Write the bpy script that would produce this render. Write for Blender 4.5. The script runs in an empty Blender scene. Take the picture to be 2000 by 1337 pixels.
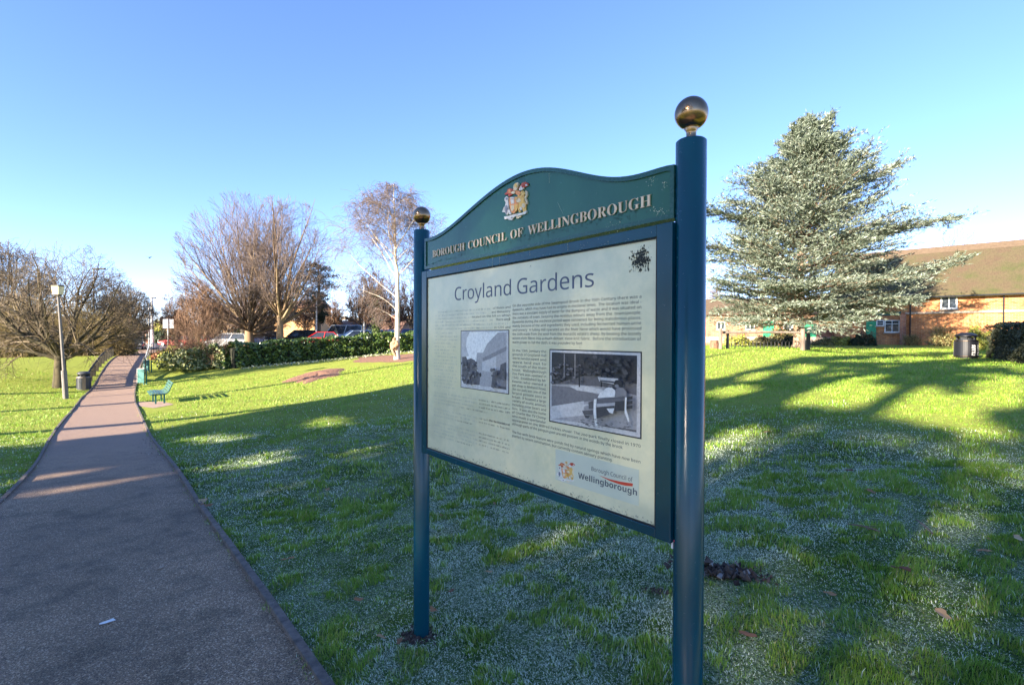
import bpy, math, random
import numpy as np
from mathutils import Vector, Matrix, Euler
R = math.radians
sc = bpy.context.scene
COL = sc.collection
rng = np.random.default_rng(7)
def norm(a): return a / (np.linalg.norm(a, axis=-1, keepdims=True) + 1e-12)
random.seed(7)

# ------------------------------------------------------------------ camera
EYE = 1.6
cam_d = bpy.data.cameras.new('camera')
cam = bpy.data.objects.new('camera', cam_d); COL.objects.link(cam)
cam_d.sensor_width = 36; cam_d.lens = 18; cam_d.clip_end = 3000; cam_d.clip_start = 0.05
cam.location = (0, 0, EYE)
cam.rotation_euler = (R(90 - 0.63), R(-0.17), 0)
sc.camera = cam
CM = np.array(Euler(cam.rotation_euler).to_matrix())

# ------------------------------------------------------------------ light
SUN_AZ, SUN_EL = R(227), R(19)          # azimuth clockwise from +Y
SD = np.array([math.sin(SUN_AZ) * math.cos(SUN_EL), math.cos(SUN_AZ) * math.cos(SUN_EL), math.sin(SUN_EL)])
world = bpy.data.worlds.new('World'); sc.world = world; world.use_nodes = True
wn = world.node_tree
bg = wn.nodes['Background']
sky = wn.nodes.new('ShaderNodeTexSky'); sky.sky_type = 'NISHITA'; sky.sun_disc = False
sky.sun_elevation = SUN_EL; sky.sun_rotation = SUN_AZ
sky.air_density = 0.7; sky.dust_density = 0.0; sky.ozone_density = 4.0; sky.altitude = 0
hs_ = wn.nodes.new('ShaderNodeHueSaturation'); hs_.inputs['Saturation'].default_value = 1.1
gmn = wn.nodes.new('ShaderNodeGamma'); gmn.inputs[1].default_value = 0.88; wn.links.new(sky.outputs[0], gmn.inputs[0]); wn.links.new(gmn.outputs[0], hs_.inputs['Color'])
tin = wn.nodes.new('ShaderNodeMix'); tin.data_type = 'RGBA'; tin.blend_type = 'MULTIPLY'; tin.inputs[0].default_value = 1; tin.inputs[7].default_value = (1.10, .90, .96, 1); wn.links.new(hs_.outputs[0], tin.inputs[6])
wn.links.new(tin.outputs[2], bg.inputs[0]); bg.inputs[1].default_value = 0.056
sl = bpy.data.lights.new('sun', 'SUN'); sl.energy = 2.5; sl.angle = R(0.53); sl.color = (1.0, 0.87, 0.70)
sun = bpy.data.objects.new('sun', sl); COL.objects.link(sun)
sun.rotation_euler = Vector(SD).to_track_quat('Z', 'Y').to_euler()
sc.view_settings.view_transform = 'Standard'; sc.view_settings.look = 'None'
sc.view_settings.exposure = 3.35; sc.view_settings.gamma = 1.0
sc.render.film_transparent = False
sc.cycles.max_bounces = 6; sc.cycles.transparent_max_bounces = 8

# ------------------------------------------------------------------ photo rays
def ray(px, py):
    d = CM @ np.array([(px - 1000) / 1000.0, (668.5 - py) / 1000.0, -1.0]); return d
def pix(px, py, Y):
    d = ray(px, py); return np.array([0, 0, EYE]) + d * (Y / d[1])
def proj(P):
    P = np.asarray(P, float); q = (P - np.array([0, 0, EYE])) @ CM
    w = np.maximum(-q[..., 2], 1e-6)
    return 1000 + 1000 * q[..., 0] / w, 668.5 - 1000 * q[..., 1] / w, -q[..., 2]

# ------------------------------------------------------------------ terrain (thin plate spline through surveyed points)
cp = [pix(*a) for a in [(824,1230,2.78),(620,1337,2.42),(381,985,6.2),(20,985,6.2),(290,850,12.7),(105,850,12.7),
      (262,790,20.5),(150,790,20.5),(127,778,22.7),(163,760,27),(266,750,29),(303,690,54),(262,690,54),(305,677,70),
      (305,788,20),(440,722,32),(600,705,36),(775,696,35),(1408,682,25),(1575,682,27),(1887,698,23),(1900,674,37),
      (2000,713,17.5),(1600,674,36),(1376,674,44),(450,678,55),(700,672,55),(1000,668,55),(0,715,30),(0,850,12.5),(700,760,21)]]
cp += [np.array(a, float) for a in [(.5,1.5,0),(0,0,.03),(3,1,.2),(-3,0,-.25),(-8,2,-.6),(8,4,.5),(6,9,.45),(16,10,1.0),(-40,-40,-1.0),(0,-40,0),(40,-40,1.5),
      (60,20,1.2),(90,60,1.4),(-60,20,-1.2),(-90,60,-.3),(-90,120,.3),(0,120,.7),(90,120,1.3),(-25,8,-1.1)]]
cp = np.array(cp)
def _U(r2): return np.where(r2 > 1e-9, r2 * np.log(r2 + 1e-12), 0)
n = len(cp); _d2 = ((cp[:, None, :2] - cp[None, :, :2]) ** 2).sum(-1)
_K = np.zeros((n + 3, n + 3)); _K[:n, :n] = _U(_d2) + np.eye(n) * 4.0
_K[:n, n] = 1; _K[:n, n + 1:] = cp[:, :2]; _K[n, :n] = 1; _K[n + 1:, :n] = cp[:, :2].T
_W = np.linalg.solve(_K, np.concatenate([cp[:, 2], np.zeros(3)]))
def H(x, y):
    x = np.clip(np.asarray(x, float), -95, 95); y = np.clip(np.asarray(y, float), -42, 125)
    sh = np.broadcast(x, y).shape; x = np.broadcast_to(x, sh).ravel(); y = np.broadcast_to(y, sh).ravel()
    out = np.empty(len(x))
    for i in range(0, len(x), 40000):
        xx = x[i:i + 40000]; yy = y[i:i + 40000]
        r2 = (xx[:, None] - cp[None, :, 0]) ** 2 + (yy[:, None] - cp[None, :, 1]) ** 2
        out[i:i + 40000] = _U(r2) @ _W[:n] + _W[n] + _W[n + 1] * xx + _W[n + 2] * yy
    return out.reshape(sh)
def h1(x, y): return float(H(x, y))
def gp(px, Y, dz=0.0):
    """point on the ground under image column px at depth Y"""
    p = pix(px, 660, Y); return np.array([p[0], p[1], h1(p[0], p[1]) + dz])
def hz(py, px, Y):     # world height of image row py at depth Y
    return pix(px, py, Y)[2]

# ------------------------------------------------------------------ noise
def lat(seed):
    return np.random.default_rng(seed).random((256, 256))
def vnoise(x, y, s, seed=1):
    t = lat(seed); x = np.asarray(x) / s + 1000; y = np.asarray(y) / s + 1000
    i = np.floor(x).astype(int); j = np.floor(y).astype(int); u = x - i; v = y - j
    u = u * u * (3 - 2 * u); v = v * v * (3 - 2 * v); i0 = i % 256; j0 = j % 256; i1 = (i + 1) % 256; j1 = (j + 1) % 256
    return (t[i0, j0] * (1 - u) + t[i1, j0] * u) * (1 - v) + (t[i0, j1] * (1 - u) + t[i1, j1] * u) * v

def inpoly(px, py, poly):
    c = np.zeros(np.shape(px), bool); m = len(poly)
    for i in range(m):
        x0, y0 = poly[i]; x1, y1 = poly[(i + 1) % m]
        if y0 == y1: continue
        c ^= ((y0 > py) != (y1 > py)) & (px < (x1 - x0) * (py - y0) / (y1 - y0) + x0)
    return c

# ------------------------------------------------------------------ materials
def newmat(name):
    m = bpy.data.materials.new(name); m.use_nodes = True
    nt = m.node_tree; return m, nt, nt.nodes['Principled BSDF']
def N(nt, t, **k):
    nd = nt.nodes.new(t)
    for a, b in k.items():
        if a in nd.inputs.keys(): nd.inputs[a].default_value = b
        else: setattr(nd, a, b)
    return nd
def ramp(nt, fac, stops):
    r = nt.nodes.new('ShaderNodeValToRGB'); e = r.color_ramp.elements
    while len(e) < len(stops): e.new(.5)
    for k, (p, c) in enumerate(stops):
        e[k].position = p; e[k].color = (*c, 1) if len(c) == 3 else c
    if fac is not None: nt.links.new(fac, r.inputs[0])
    return r.outputs[0]
def mixc(nt, f, a, b, mode='MIX'):
    m = nt.nodes.new('ShaderNodeMix'); m.data_type = 'RGBA'; m.blend_type = mode
    for s, v in ((m.inputs[0], f), (m.inputs[6], a), (m.inputs[7], b)):
        if isinstance(v, bpy.types.NodeSocket): nt.links.new(v, s)
        elif isinstance(v, (int, float)): s.default_value = v
        else: s.default_value = (*v, 1)
    return m.outputs[2]
def noise(nt, scale, detail=4, rough=.6, coord='Object', vec=None, st=None):
    tc = nt.nodes.new('ShaderNodeTexCoord'); nz = N(nt, 'ShaderNodeTexNoise', Scale=scale, Detail=detail, Roughness=rough)
    src = vec or tc.outputs[coord]
    if st:
        mp = nt.nodes.new('ShaderNodeMapping'); mp.inputs['Scale'].default_value = st; nt.links.new(src, mp.inputs[0]); src = mp.outputs[0]
    nt.links.new(src, nz.inputs['Vector']); return nz.outputs['Fac']
def bump(nt, b, fac, strength=.3, dist=.02):
    bp = N(nt, 'ShaderNodeBump', Strength=strength, Distance=dist); nt.links.new(fac, bp.inputs['Height']); nt.links.new(bp.outputs[0], b.inputs['Normal'])
def simple(name, c1, c2=None, rough=.6, metal=0, scale=6, bmp=0, bdist=.01, coat=0, st=None, spec=.5):
    m, nt, b = newmat(name)
    c2 = c2 or tuple(v * .75 for v in c1)
    f = noise(nt, scale, 6, .62, st=st)
    nt.links.new(ramp(nt, f, [(.3, c2), (.68, c1)]), b.inputs['Base Color'])
    b.inputs['Roughness'].default_value = rough; b.inputs['Metallic'].default_value = metal
    b.inputs['Coat Weight'].default_value = coat; b.inputs['Specular IOR Level'].default_value = spec
    if bmp: bump(nt, b, f, bmp, bdist)
    return m
def attr_mat(name, stops, rough=.6, trans=0, spec=.3, extra=None):
    """colour from the per-face value 'v'"""
    m, nt, b = newmat(name)
    a = nt.nodes.new('ShaderNodeAttribute'); a.attribute_name = 'v'
    c = ramp(nt, a.outputs['Fac'], stops)
    nt.links.new(c, b.inputs['Base Color']); b.inputs['Roughness'].default_value = rough
    b.inputs['Specular IOR Level'].default_value = spec
    if trans:
        t = nt.nodes.new('ShaderNodeBsdfTranslucent'); nt.links.new(c, t.inputs[0])
        mx = nt.nodes.new('ShaderNodeMixShader'); mx.inputs[0].default_value = trans
        nt.links.new(b.outputs[0], mx.inputs[1]); nt.links.new(t.outputs[0], mx.inputs[2])
        nt.links.new(mx.outputs[0], nt.nodes['Material Output'].inputs[0])
    return m

# ------------------------------------------------------------------ mesh building
class MB:
    def __init__(s): s.V = []; s.F = []; s.n = 0; s.A = []; s.mi = []
    def add(s, v, f, val=.5, mi=0):
        v = np.asarray(v, float).reshape(-1, 3); s.V.append(v)
        if isinstance(f, np.ndarray):
            s.F.append(f + s.n); k = len(f)
        else:
            k = len(f)
            g = {}
            for a in f: g.setdefault(len(a), []).append(a)
            for L in g.values(): s.F.append(np.array(L) + s.n)
        s.A.append(np.broadcast_to(np.asarray(val, float), (k,)).copy()); s.mi.append(np.full(k, mi))
        s.n += len(v); return s
    def box(s, c, d, rz=0, val=.5, mi=0, taper=1.0):
        x, y, z = np.array(d) / 2
        v = np.array([(-x,-y,-z),(x,-y,-z),(x,y,-z),(-x,y,-z),(-x*taper,-y*taper,z),(x*taper,-y*taper,z),(x*taper,y*taper,z),(-x*taper,y*taper,z)])
        ca, sa = math.cos(rz), math.sin(rz)
        v = np.stack([v[:, 0] * ca - v[:, 1] * sa, v[:, 0] * sa + v[:, 1] * ca, v[:, 2]], 1) + np.array(c)
        return s.add(v, [(0,3,2,1),(4,5,6,7),(0,1,5,4),(1,2,6,5),(2,3,7,6),(3,0,4,7)], val, mi)
    def tube(s, P, r, k=8, val=.5, cap=True, mi=0):
        P = np.asarray(P, float); m = len(P); r = np.broadcast_to(np.asarray(r, float), (m,))
        T = np.empty_like(P); T[1:-1] = P[2:] - P[:-2]; T[0] = P[1] - P[0]; T[-1] = P[-1] - P[-2]
        T /= (np.linalg.norm(T, axis=1)[:, None] + 1e-12)
        up = np.array([0, 0, 1.0]) if abs(T[0, 2]) < .9 else np.array([1.0, 0, 0])
        A = np.cross(T, up); A /= (np.linalg.norm(A, axis=1)[:, None] + 1e-12); B = np.cross(T, A)
        a = np.arange(k) * 2 * math.pi / k
        V = P[:, None] + r[:, None, None] * (A[:, None] * np.cos(a)[None, :, None] + B[:, None] * np.sin(a)[None, :, None])
        i = np.arange(m - 1)[:, None] * k; j = np.arange(k)[None, :]; j2 = (j + 1) % k
        F = np.stack([i + j, i + j2, i + k + j2, i + k + j], -1).reshape(-1, 4)
        s.add(V.reshape(-1, 3), F, val, mi)
        if cap and k > 3:
            s.add(V[0], [tuple(range(k))], val, mi); s.add(V[-1], [tuple(range(k))[::-1]], val, mi)
        return s
    def lathe(s, prof, k=24, c=(0, 0, 0), val=.5, mi=0, sx=1, sy=1):
        a = np.arange(k) * 2 * math.pi / k; V = []
        for (r, z) in prof: V.append(np.stack([r * np.cos(a) * sx, r * np.sin(a) * sy, np.full(k, z)], 1))
        V = np.array(V) + np.array(c); m = len(prof)
        i = np.arange(m - 1)[:, None] * k; j = np.arange(k)[None, :]; j2 = (j + 1) % k
        F = np.stack([i + j, i + j2, i + k + j2, i + k + j], -1).reshape(-1, 4)
        s.add(V.reshape(-1, 3), F, val, mi); s.add(V[0], [tuple(range(k))[::-1]], val, mi); s.add(V[-1], [tuple(range(k))], val, mi)
        return s
    def prism(s, pts, y0, y1, val=.5, mi=0):
        """polygon in local xz extruded from y0 to y1"""
        k = len(pts); v = [(p[0], y0, p[1]) for p in pts] + [(p[0], y1, p[1]) for p in pts]
        f = [tuple(range(k)), tuple(range(2 * k - 1, k - 1, -1))] + [(i, k + i, k + (i + 1) % k, (i + 1) % k) for i in range(k)]
        return s.add(v, f, val, mi)
    def quads(s, C, A, B, val):
        """many quads: centre C, half axes A and B"""
        V = np.stack([C - A, C + B, C + A, C - B], 1).reshape(-1, 3); m = len(C)
        return s.add(V, np.arange(m * 4).reshape(-1, 4), val)
    def build(s, name, mats, parent=None, smooth=False, loc=None, rz=0, offs=None):
        V = np.concatenate(s.V)
        if offs is not None: V = V - np.asarray(offs)
        me = bpy.data.meshes.new(name)
        sizes = np.concatenate([np.full(len(f), f.shape[1]) for f in s.F]); loops = np.concatenate([f.ravel() for f in s.F])
        me.vertices.add(len(V)); me.vertices.foreach_set('co', V.ravel())
        me.loops.add(len(loops)); me.loops.foreach_set('vertex_index', loops.astype(np.int32))
        me.polygons.add(len(sizes)); st = np.concatenate([[0], np.cumsum(sizes)[:-1]])
        me.polygons.foreach_set('loop_start', st.astype(np.int32)); me.polygons.foreach_set('loop_total', sizes.astype(np.int32))
        if not isinstance(mats, (list, tuple)): mats = [mats]
        for m in mats: me.materials.append(m)
        # the value/material lists follow face adding order grouped per add()
        me.polygons.foreach_set('material_index', np.concatenate(s.mi).astype(np.int32))
        me.update(calc_edges=True)
        at = me.attributes.new('v', 'FLOAT', 'FACE'); at.data.foreach_set('value', np.concatenate(s.A).astype(np.float32))
        me.polygons.foreach_set('use_smooth', np.full(len(sizes), smooth))
        me.update()
        o = bpy.data.objects.new(name, me); COL.objects.link(o)
        if parent is not None: o.parent = parent
        if loc is not None: o.location = tuple(loc)
        if rz: o.rotation_euler = (0, 0, rz)
        return o
def tag(o, label=None, cat=None, group=None, kind=None):
    if label: o['label'] = label
    if cat: o['category'] = cat
    if group: o['group'] = group
    if kind: o['kind'] = kind
    return o
def empty(name, loc, rz=0, label=None, cat=None, group=None):
    o = bpy.data.objects.new(name, None); COL.objects.link(o); o.location = tuple(float(v) for v in loc); o.rotation_euler = (0, 0, rz)
    o.empty_display_size = .2
    return tag(o, label, cat, group)
def copy_tree(o, parent=None):
    c = o.copy(); COL.objects.link(c)
    if parent is not None: c.parent = parent
    for ch in [k for k in bpy.data.objects if k.parent == o]: copy_tree(ch, c)
    return c

# ================================================================== GROUND
frost_poly = [(-900,885),(95,880),(285,850),(500,815),(810,770),(1100,775),(1376,790),(1640,800),(1900,860),(2600,870),(2600,6000),(-900,6000)]
def frostmask(x, y, z):
    px, py, d = proj(np.stack([x, y, z], -1))
    e = vnoise(x, y, 1.5, 5) * 60 - 30
    f = sum(inpoly(px, py + e + k, frost_poly) * 1.0 for k in (-75, -45, -20, 0, 20)) / 5 * (d > .2)
    near = (d <= .2) & (np.hypot(x, y) < 8)
    return np.where(near, 1.0, f)
xs = np.unique(np.concatenate([np.arange(-24, 26, .3), np.arange(-60, 60, 1.5), np.arange(-130, 130, 8), np.linspace(-900, 900, 19)]))
ys = np.unique(np.concatenate([np.arange(-3, 30, .3), np.arange(-20, 80, 1.5), np.arange(-60, 140, 8), np.linspace(-400, 1400, 19)]))
GX, GY = np.meshgrid(xs, ys); GZ = H(GX, GY)
gm = MB(); nx, ny = len(xs), len(ys)
ii = (np.arange(ny - 1)[:, None] * nx + np.arange(nx - 1)[None]).ravel()
F = np.stack([ii, ii + 1, ii + nx + 1, ii + nx], -1)
V = np.stack([GX.ravel(), GY.ravel(), GZ.ravel()], 1); fc = V[F].mean(1)
fm = frostmask(fc[:, 0], fc[:, 1], fc[:, 2])
gm.add(V, F, fm)
m, nt, b = newmat('lawn')
at = nt.nodes.new('ShaderNodeAttribute'); at.attribute_name = 'v'
n1 = noise(nt, 1.1, 6, .65); n2 = noise(nt, 22, 5, .7); n3 = noise(nt, .25, 3, .6); n4 = ramp(nt, noise(nt, 70, 4, .75), [(.42, (0, 0, 0)), (.62, (1, 1, 1))])
g1 = ramp(nt, n2, [(.3, (.10, .15, .015)), (.5, (.23, .28, .045)), (.72, (.35, .38, .10))])
g2 = mixc(nt, n3, g1, (.30, .31, .06)); g2 = mixc(nt, .55, g1, g2)
fr = ramp(nt, n1, [(.42, (0, 0, 0)), (.58, (1, 1, 1))]); fr = mixc(nt, 1.0, fr, at.outputs['Fac'], 'MULTIPLY')
soil = ramp(nt, n2, [(.35, (.02, .04, .006)), (.65, (.08, .14, .02))])
frc = mixc(nt, n4, (.03, .06, .015), (.30, .36, .22))
near = mixc(nt, fr, soil, frc)
nt.links.new(mixc(nt, at.outputs['Fac'], g2, near), b.inputs['Base Color']); b.inputs['Roughness'].default_value = .9
b.inputs['Specular IOR Level'].default_value = .1
bump(nt, b, n2, .9, .05)
tag(gm.build('ground', m, smooth=True), kind='structure')

# ------------------------------------------------------------------ path
pr = [(-.92+1.46, 2.42-1.9)] + [tuple(pix(*a)[:2]) for a in [(620,1337,2.42),(381,985,6.2),(290,850,12.7),(264,792,20.2),(262,770,24.5),(266,750,29),(284,715,40),(303,690,54),(309,678,66)]]
pl = [(-2.1, -.4)] + [(-3.7+.9, 1.3-.9)] + [tuple(pix(*a)[:2]) for a in [(0,985,6.25),(105,850,12.7),(150,791,20.2),(168,768,24.7),(190,748,29.3),(232,713,40),(262,690,54),(275,678,66)]]
pr = [(1.9, -1.6)] + pr; pl = [(-.2, -3)] + pl
pr.insert(1, None); pr = [p for p in pr if p is not None]
def smoothline(P, step=.4):
    P = np.array(P); out = []
    Q = np.vstack([2 * P[0] - P[1], P, 2 * P[-1] - P[-2]])
    for i in range(1, len(Q) - 2):
        L = np.linalg.norm(Q[i + 1] - Q[i]); m = max(2, int(L / step))
        a0, a1 = np.linalg.norm(Q[i] - Q[i-1]) , L; a2 = np.linalg.norm(Q[i+2] - Q[i+1])
        m1 = (Q[i+1] - Q[i-1]) / (a0 + a1) * L; m2 = (Q[i+2] - Q[i]) / (a1 + a2) * L
        t = np.arange(m)[:, None] / m
        out.append((2*t**3-3*t**2+1)*Q[i] + (t**3-2*t**2+t)*m1 + (-2*t**3+3*t**2)*Q[i+1] + (t**3-t**2)*m2)
    out.append(Q[-2][None]); return np.vstack(out)
PR = smoothline(pr); PL = smoothline(pl)
def resample(P, n):
    d = np.concatenate([[0], np.cumsum(np.linalg.norm(np.diff(P, axis=0), axis=1))]); t = np.linspace(0, d[-1], n)
    return np.stack([np.interp(t, d, P[:, 0]), np.interp(t, d, P[:, 1])], 1)
# corresponding points: project left samples on right by distance along path direction
nP = 260
A_ = resample(PR, nP); B_ = resample(PL, nP)
W = 9; t = np.linspace(0, 1, W)[None, :, None]
S = A_[:, None] * (1 - t) + B_[:, None] * t
Z = H(S[..., 0], S[..., 1]) + .014
pm = MB(); idx = (np.arange(nP - 1)[:, None] * W + np.arange(W - 1)[None]).ravel()
pm.add(np.dstack([S, Z]).reshape(-1, 3), np.stack([idx, idx + W, idx + W + 1, idx + 1], -1))
m, nt, b = newmat('asphalt_path')
v1 = nt.nodes.new('ShaderNodeTexVoronoi'); v1.inputs['Scale'].default_value = 130
tc = nt.nodes.new('ShaderNodeTexCoord'); nt.links.new(tc.outputs['Object'], v1.inputs['Vector'])
nA = noise(nt, .8, 5, .6); nB = noise(nt, 140, 3, .7); nC = noise(nt, .06, 2, .5)
base = ramp(nt, nB, [(.36, (.034, .022, .013)), (.52, (.18, .12, .073)), (.64, (.46, .31, .19))])
sep = nt.nodes.new('ShaderNodeSeparateColor'); nt.links.new(v1.outputs['Color'], sep.inputs[0])
sp = ramp(nt, sep.outputs[0], [(.80, (0, 0, 0)), (.97, (.8, .8, .8))])
c = mixc(nt, sp, base, (.56, .44, .32))
c = mixc(nt, .75, c, ramp(nt, nA, [(.3, (.5, .5, .5)), (.7, (1.25, 1.22, 1.18))]), 'MULTIPLY')
c = mixc(nt, .8, c, ramp(nt, noise(nt, 3.2, 5, .7), [(.36, (.55, .56, .52)), (.5, (1, 1, 1))]), 'MULTIPLY')
# sunlit pink painted into the asphalt colour beyond the shaded near stretch
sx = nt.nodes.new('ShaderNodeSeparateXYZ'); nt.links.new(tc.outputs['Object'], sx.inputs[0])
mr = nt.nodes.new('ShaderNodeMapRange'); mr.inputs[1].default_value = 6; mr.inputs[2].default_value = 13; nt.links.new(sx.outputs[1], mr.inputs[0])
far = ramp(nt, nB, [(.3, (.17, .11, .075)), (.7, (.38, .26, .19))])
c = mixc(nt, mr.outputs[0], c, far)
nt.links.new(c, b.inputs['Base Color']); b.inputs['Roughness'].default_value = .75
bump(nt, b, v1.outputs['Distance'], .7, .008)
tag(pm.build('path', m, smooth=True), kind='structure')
PATHPOLY = np.vstack([PR, PL[::-1]])

wood_edge = simple('edging_timber', (.16, .13, .11), (.045, .036, .032), .85, scale=14, bmp=.6)
for P, nm, lb, sgn in ((PR, 'path_edging', 'weathered low timber edging board along the right side of the asphalt path', 1), (PL, 'path_edging', 'low timber edging board along the left side of the asphalt path', -1)):
    Q = P[P[:, 1] < 45]; Q = Q[Q[:, 1] > -2.5]
    d = np.gradient(Q, axis=0); d /= np.linalg.norm(d, axis=1)[:, None]; nn = np.stack([d[:, 1], -d[:, 0]], 1) * sgn
    w0 = Q; w1 = Q + nn * .045; zt = H(Q[:, 0], Q[:, 1])
    wob = vnoise(Q[:, 0], Q[:, 1], .9, 8) * .02
    rows = np.stack([np.c_[w0, zt - .05], np.c_[w0, zt + .035 + wob], np.c_[w1, zt + .037 + wob], np.c_[w1, zt - .05]], 1)
    e = MB(); k = np.arange(len(Q) - 1)[:, None] * 4 + np.arange(3)[None]; k = k.ravel()
    e.add(rows.reshape(-1, 3), np.stack([k, k + 1, k + 5, k + 4], -1))
    tag(e.build(nm, wood_edge), lb, 'path edging')

# bare trodden patch at bench, mulch, road, car park
def patch(name, pts, mat_, lift, label=None, cat=None, kind=None, res=1.0, jitter=0, hump=0):
    P = np.array(pts); c = P.mean(0); k = len(P); ringn = 8; v = []; 
    PP = resample(np.vstack([P, P[:1]]), 48)[:-1]
    if jitter: PP = c + (PP - c) * (1 + (rng.random(len(PP))[:, None] - .5) * jitter)
    for r in np.linspace(0, 1, ringn):
        q = c + (PP - c) * r; hh = H(q[:, 0], q[:, 1]) + lift + hump * (1 - r ** 2) * (.5 + vnoise(q[:, 0], q[:, 1], .35, 3))
        if r == 1 and hump: hh -= .02
        v.append(np.c_[q, hh])
    K = len(PP); i = np.arange(ringn - 1)[:, None] * K; j = np.arange(K)[None]; j2 = (j + 1) % K
    mb = MB().add(np.vstack(v), np.stack([i + j, i + j2, i + K + j2, i + K + j], -1).reshape(-1, 4))
    o = mb.build(name, mat_, smooth=True); tag(o, label, cat, kind=kind); return o
m_bare = simple('bare_soil', (.33, .23, .18), (.20, .14, .10), .95, scale=9, bmp=.4)
m_mulch = simple('leaf_litter', (.30, .15, .09), (.09, .045, .03), .95, scale=12, bmp=.8, bdist=.05)
m_road = simple('road_asphalt', (.16, .16, .17), (.11, .11, .12), .7, scale=8, bmp=.2)
patch('soil', [tuple(pix(*a)[:2]) for a in [(262,796,19.6),(300,805,18.4),(340,792,19.4),(318,780,21),(270,783,21.3)]], m_bare, .01, kind='structure')
patch('leaf_mound', [tuple(gp(x, y)[:2]) for x, y in [(548,26),(600,24.5),(660,27),(680,29.5),(640,30.5),(590,28.5)]], m_mulch, .0, 'low mound of brown leaves and bark chips on the sunny lawn', 'leaf mound', jitter=.3, hump=.16)
patch('soil', [tuple(gp(x, y)[:2]) for x, y in [(690,33),(775,31),(850,32),(900,35),(800,36.8),(700,37)]], m_mulch, .006, kind='structure', jitter=.2)
patch('car_park', [tuple(gp(x, y)[:2]) for x, y in [(330,47),(1000,46),(1100,66),(300,68)]], m_road, .02, kind='structure')
patch('road', [(-90, 56), (-40, 64), (-20, 70), (20, 72), (20, 84), (-60, 84), (-95, 70)], m_road, .05, kind='structure')

# ================================================================== SHADE (unseen trees behind the photographer, leaves kept only where shade is wanted)
shade_poly = [(-900,885),(95,878),(112,864),(285,845),(400,822),(600,788),(810,752),(1100,735),(1376,745),(1500,715),(1600,680),(2600,664),(2600,9000),(-900,9000)]
lit = [ # cx, cy, rx, ry, angle(deg), strength of the gap
 (160,925,115,6,-7,.8),(150,955,130,9,-9,.95),(70,905,50,4,-6,.6),(310,926,50,5,-6,.6),(30,950,55,30,0,.9),(422,856,80,11,-5,.95),(475,902,95,14,-12,.9),(640,825,60,14,-8,.85),(560,955,60,10,-10,.5),(720,880,50,12,-10,.6),
 (330,1245,170,26,-24,.55),(720,1250,100,45,-25,.55),
 (1425,765,60,13,-8,.95),(1475,735,45,8,-14,.85),(1572,722,40,10,-8,.85),(1640,752,70,9,-12,.8),(1665,775,120,27,-4,1.0),(1810,795,130,42,8,.98),(1690,815,75,12,-6,.95),(1960,770,90,34,-5,.9),(1900,840,75,26,14,1.0),
 (1930,925,130,72,-8,1.0),(1450,880,85,48,-10,.85),(1370,900,50,40,0,.8),(1600,692,250,5,-1,.5),(1800,700,170,5,-2,.6),(1950,712,80,6,0,.4),(1560,681,200,3,0,.8),(1750,684,150,4,0,.9)]
signlit = [ # on the sign face (image positions of its parts)
 (885,500,50,60,-30,.8),(960,440,45,60,-30,.7),(900,565,75,28,-12,.8),(965,625,60,25,-10,.75),(842,800,10,90,0,.8),(1060,480,60,20,-12,.5),(1180,850,110,45,12,.55),(1100,860,60,40,12,.5),(945,690,22,40,0,.8),(1240,760,30,60,0,.25),(1350,820,26,200,0,.25),(1350,222,40,40,0,.6),(826,420,20,25,0,.8)]
def ell(px, py, L):
    s = np.zeros(np.shape(px))
    for cx, cy, rx, ry, a, st in L:
        ca, sa = math.cos(R(a)), math.sin(R(a)); dx = px - cx; dy = py - cy
        u = (dx * ca + dy * sa) / rx; v = (-dx * sa + dy * ca) / ry
        r = np.sqrt(u * u + v * v); s = np.maximum(s, st * np.clip((1.15 - r) / .35, 0, 1))
    return s
# sign geometry constants (needed here for the gaps)
dG = ray(823, 1229); G0 = np.array([0, 0, EYE]) + dG * (EYE / -dG[2])
SA = math.atan2(-.7826, .6225); UX = np.array([.6225, -.7826, 0]); NV = np.array([-.7826, -.6225, 0])
SPAN = 1.628
def sgn(px, py, w=.045):
    """(u, z) on the plane of the sign lying w in front of the post axis"""
    d = ray(px, py); o = np.array([0, 0, EYE]) - G0 - NV * w
    t = -(o @ NV) / (d @ NV); P = o + d * t
    return float(P @ UX), float(P[2])
def keep_leaf(P, small=False):
    """probability-free decision whether a leaf may stand at P, from where its shadow falls"""
    t = (P[:, 2] - H(P[:, 0], P[:, 1])) / SD[2]
    G = P - SD * t[:, None]
    for _ in range(4):
        e = G[:, 2] - H(G[:, 0], G[:, 1]); t = t + e / SD[2] * .9; G = P - SD * t[:, None]
    px, py, d = proj(G)
    front = d > .8
    vis = (d > .25) & (px > -900) & (px < 3400) & (py < 3600)
    p = np.where(vis, np.where(inpoly(px, py, shade_poly), 1 - ell(px, py, lit), 0.0), .4)
    # far right, beyond the first bands the shade is broken
    p = np.where(vis & (py < 742) & (px > 1376), p * .72, p)
    p = np.where(front & ~vis & (py < 700), 0.0, p)
    # sign
    q = (P - G0 - NV * .045) @ NV / (SD @ NV); S_ = P - SD * q[:, None] - G0
    u = S_ @ UX; on = (q > 0) & (u > -.1) & (u < SPAN + .1) & (S_[:, 2] > .6) & (S_[:, 2] < 2.35)
    sx_, sy_, _d = proj(S_ + G0)
    wide = (q > 0) & (u > -.5) & (u < SPAN + .5) & (S_[:, 2] > .25) & (S_[:, 2] < 2.8)
    if small:
        ps = 1 - .34 * ell(sx_, sy_, signlit); p = np.where(on, ps, .75)
    else: p = np.where(wide, 0, p)
    return rng.random(len(P)) < p ** 3
shade_leaf = attr_mat('shade_leaf', [(0, (.14, .15, .05)), (1, (.32, .30, .12))], .6, trans=.6)  # pale translucent leaves, so the unseen crowns pass fill light to the sign
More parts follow.
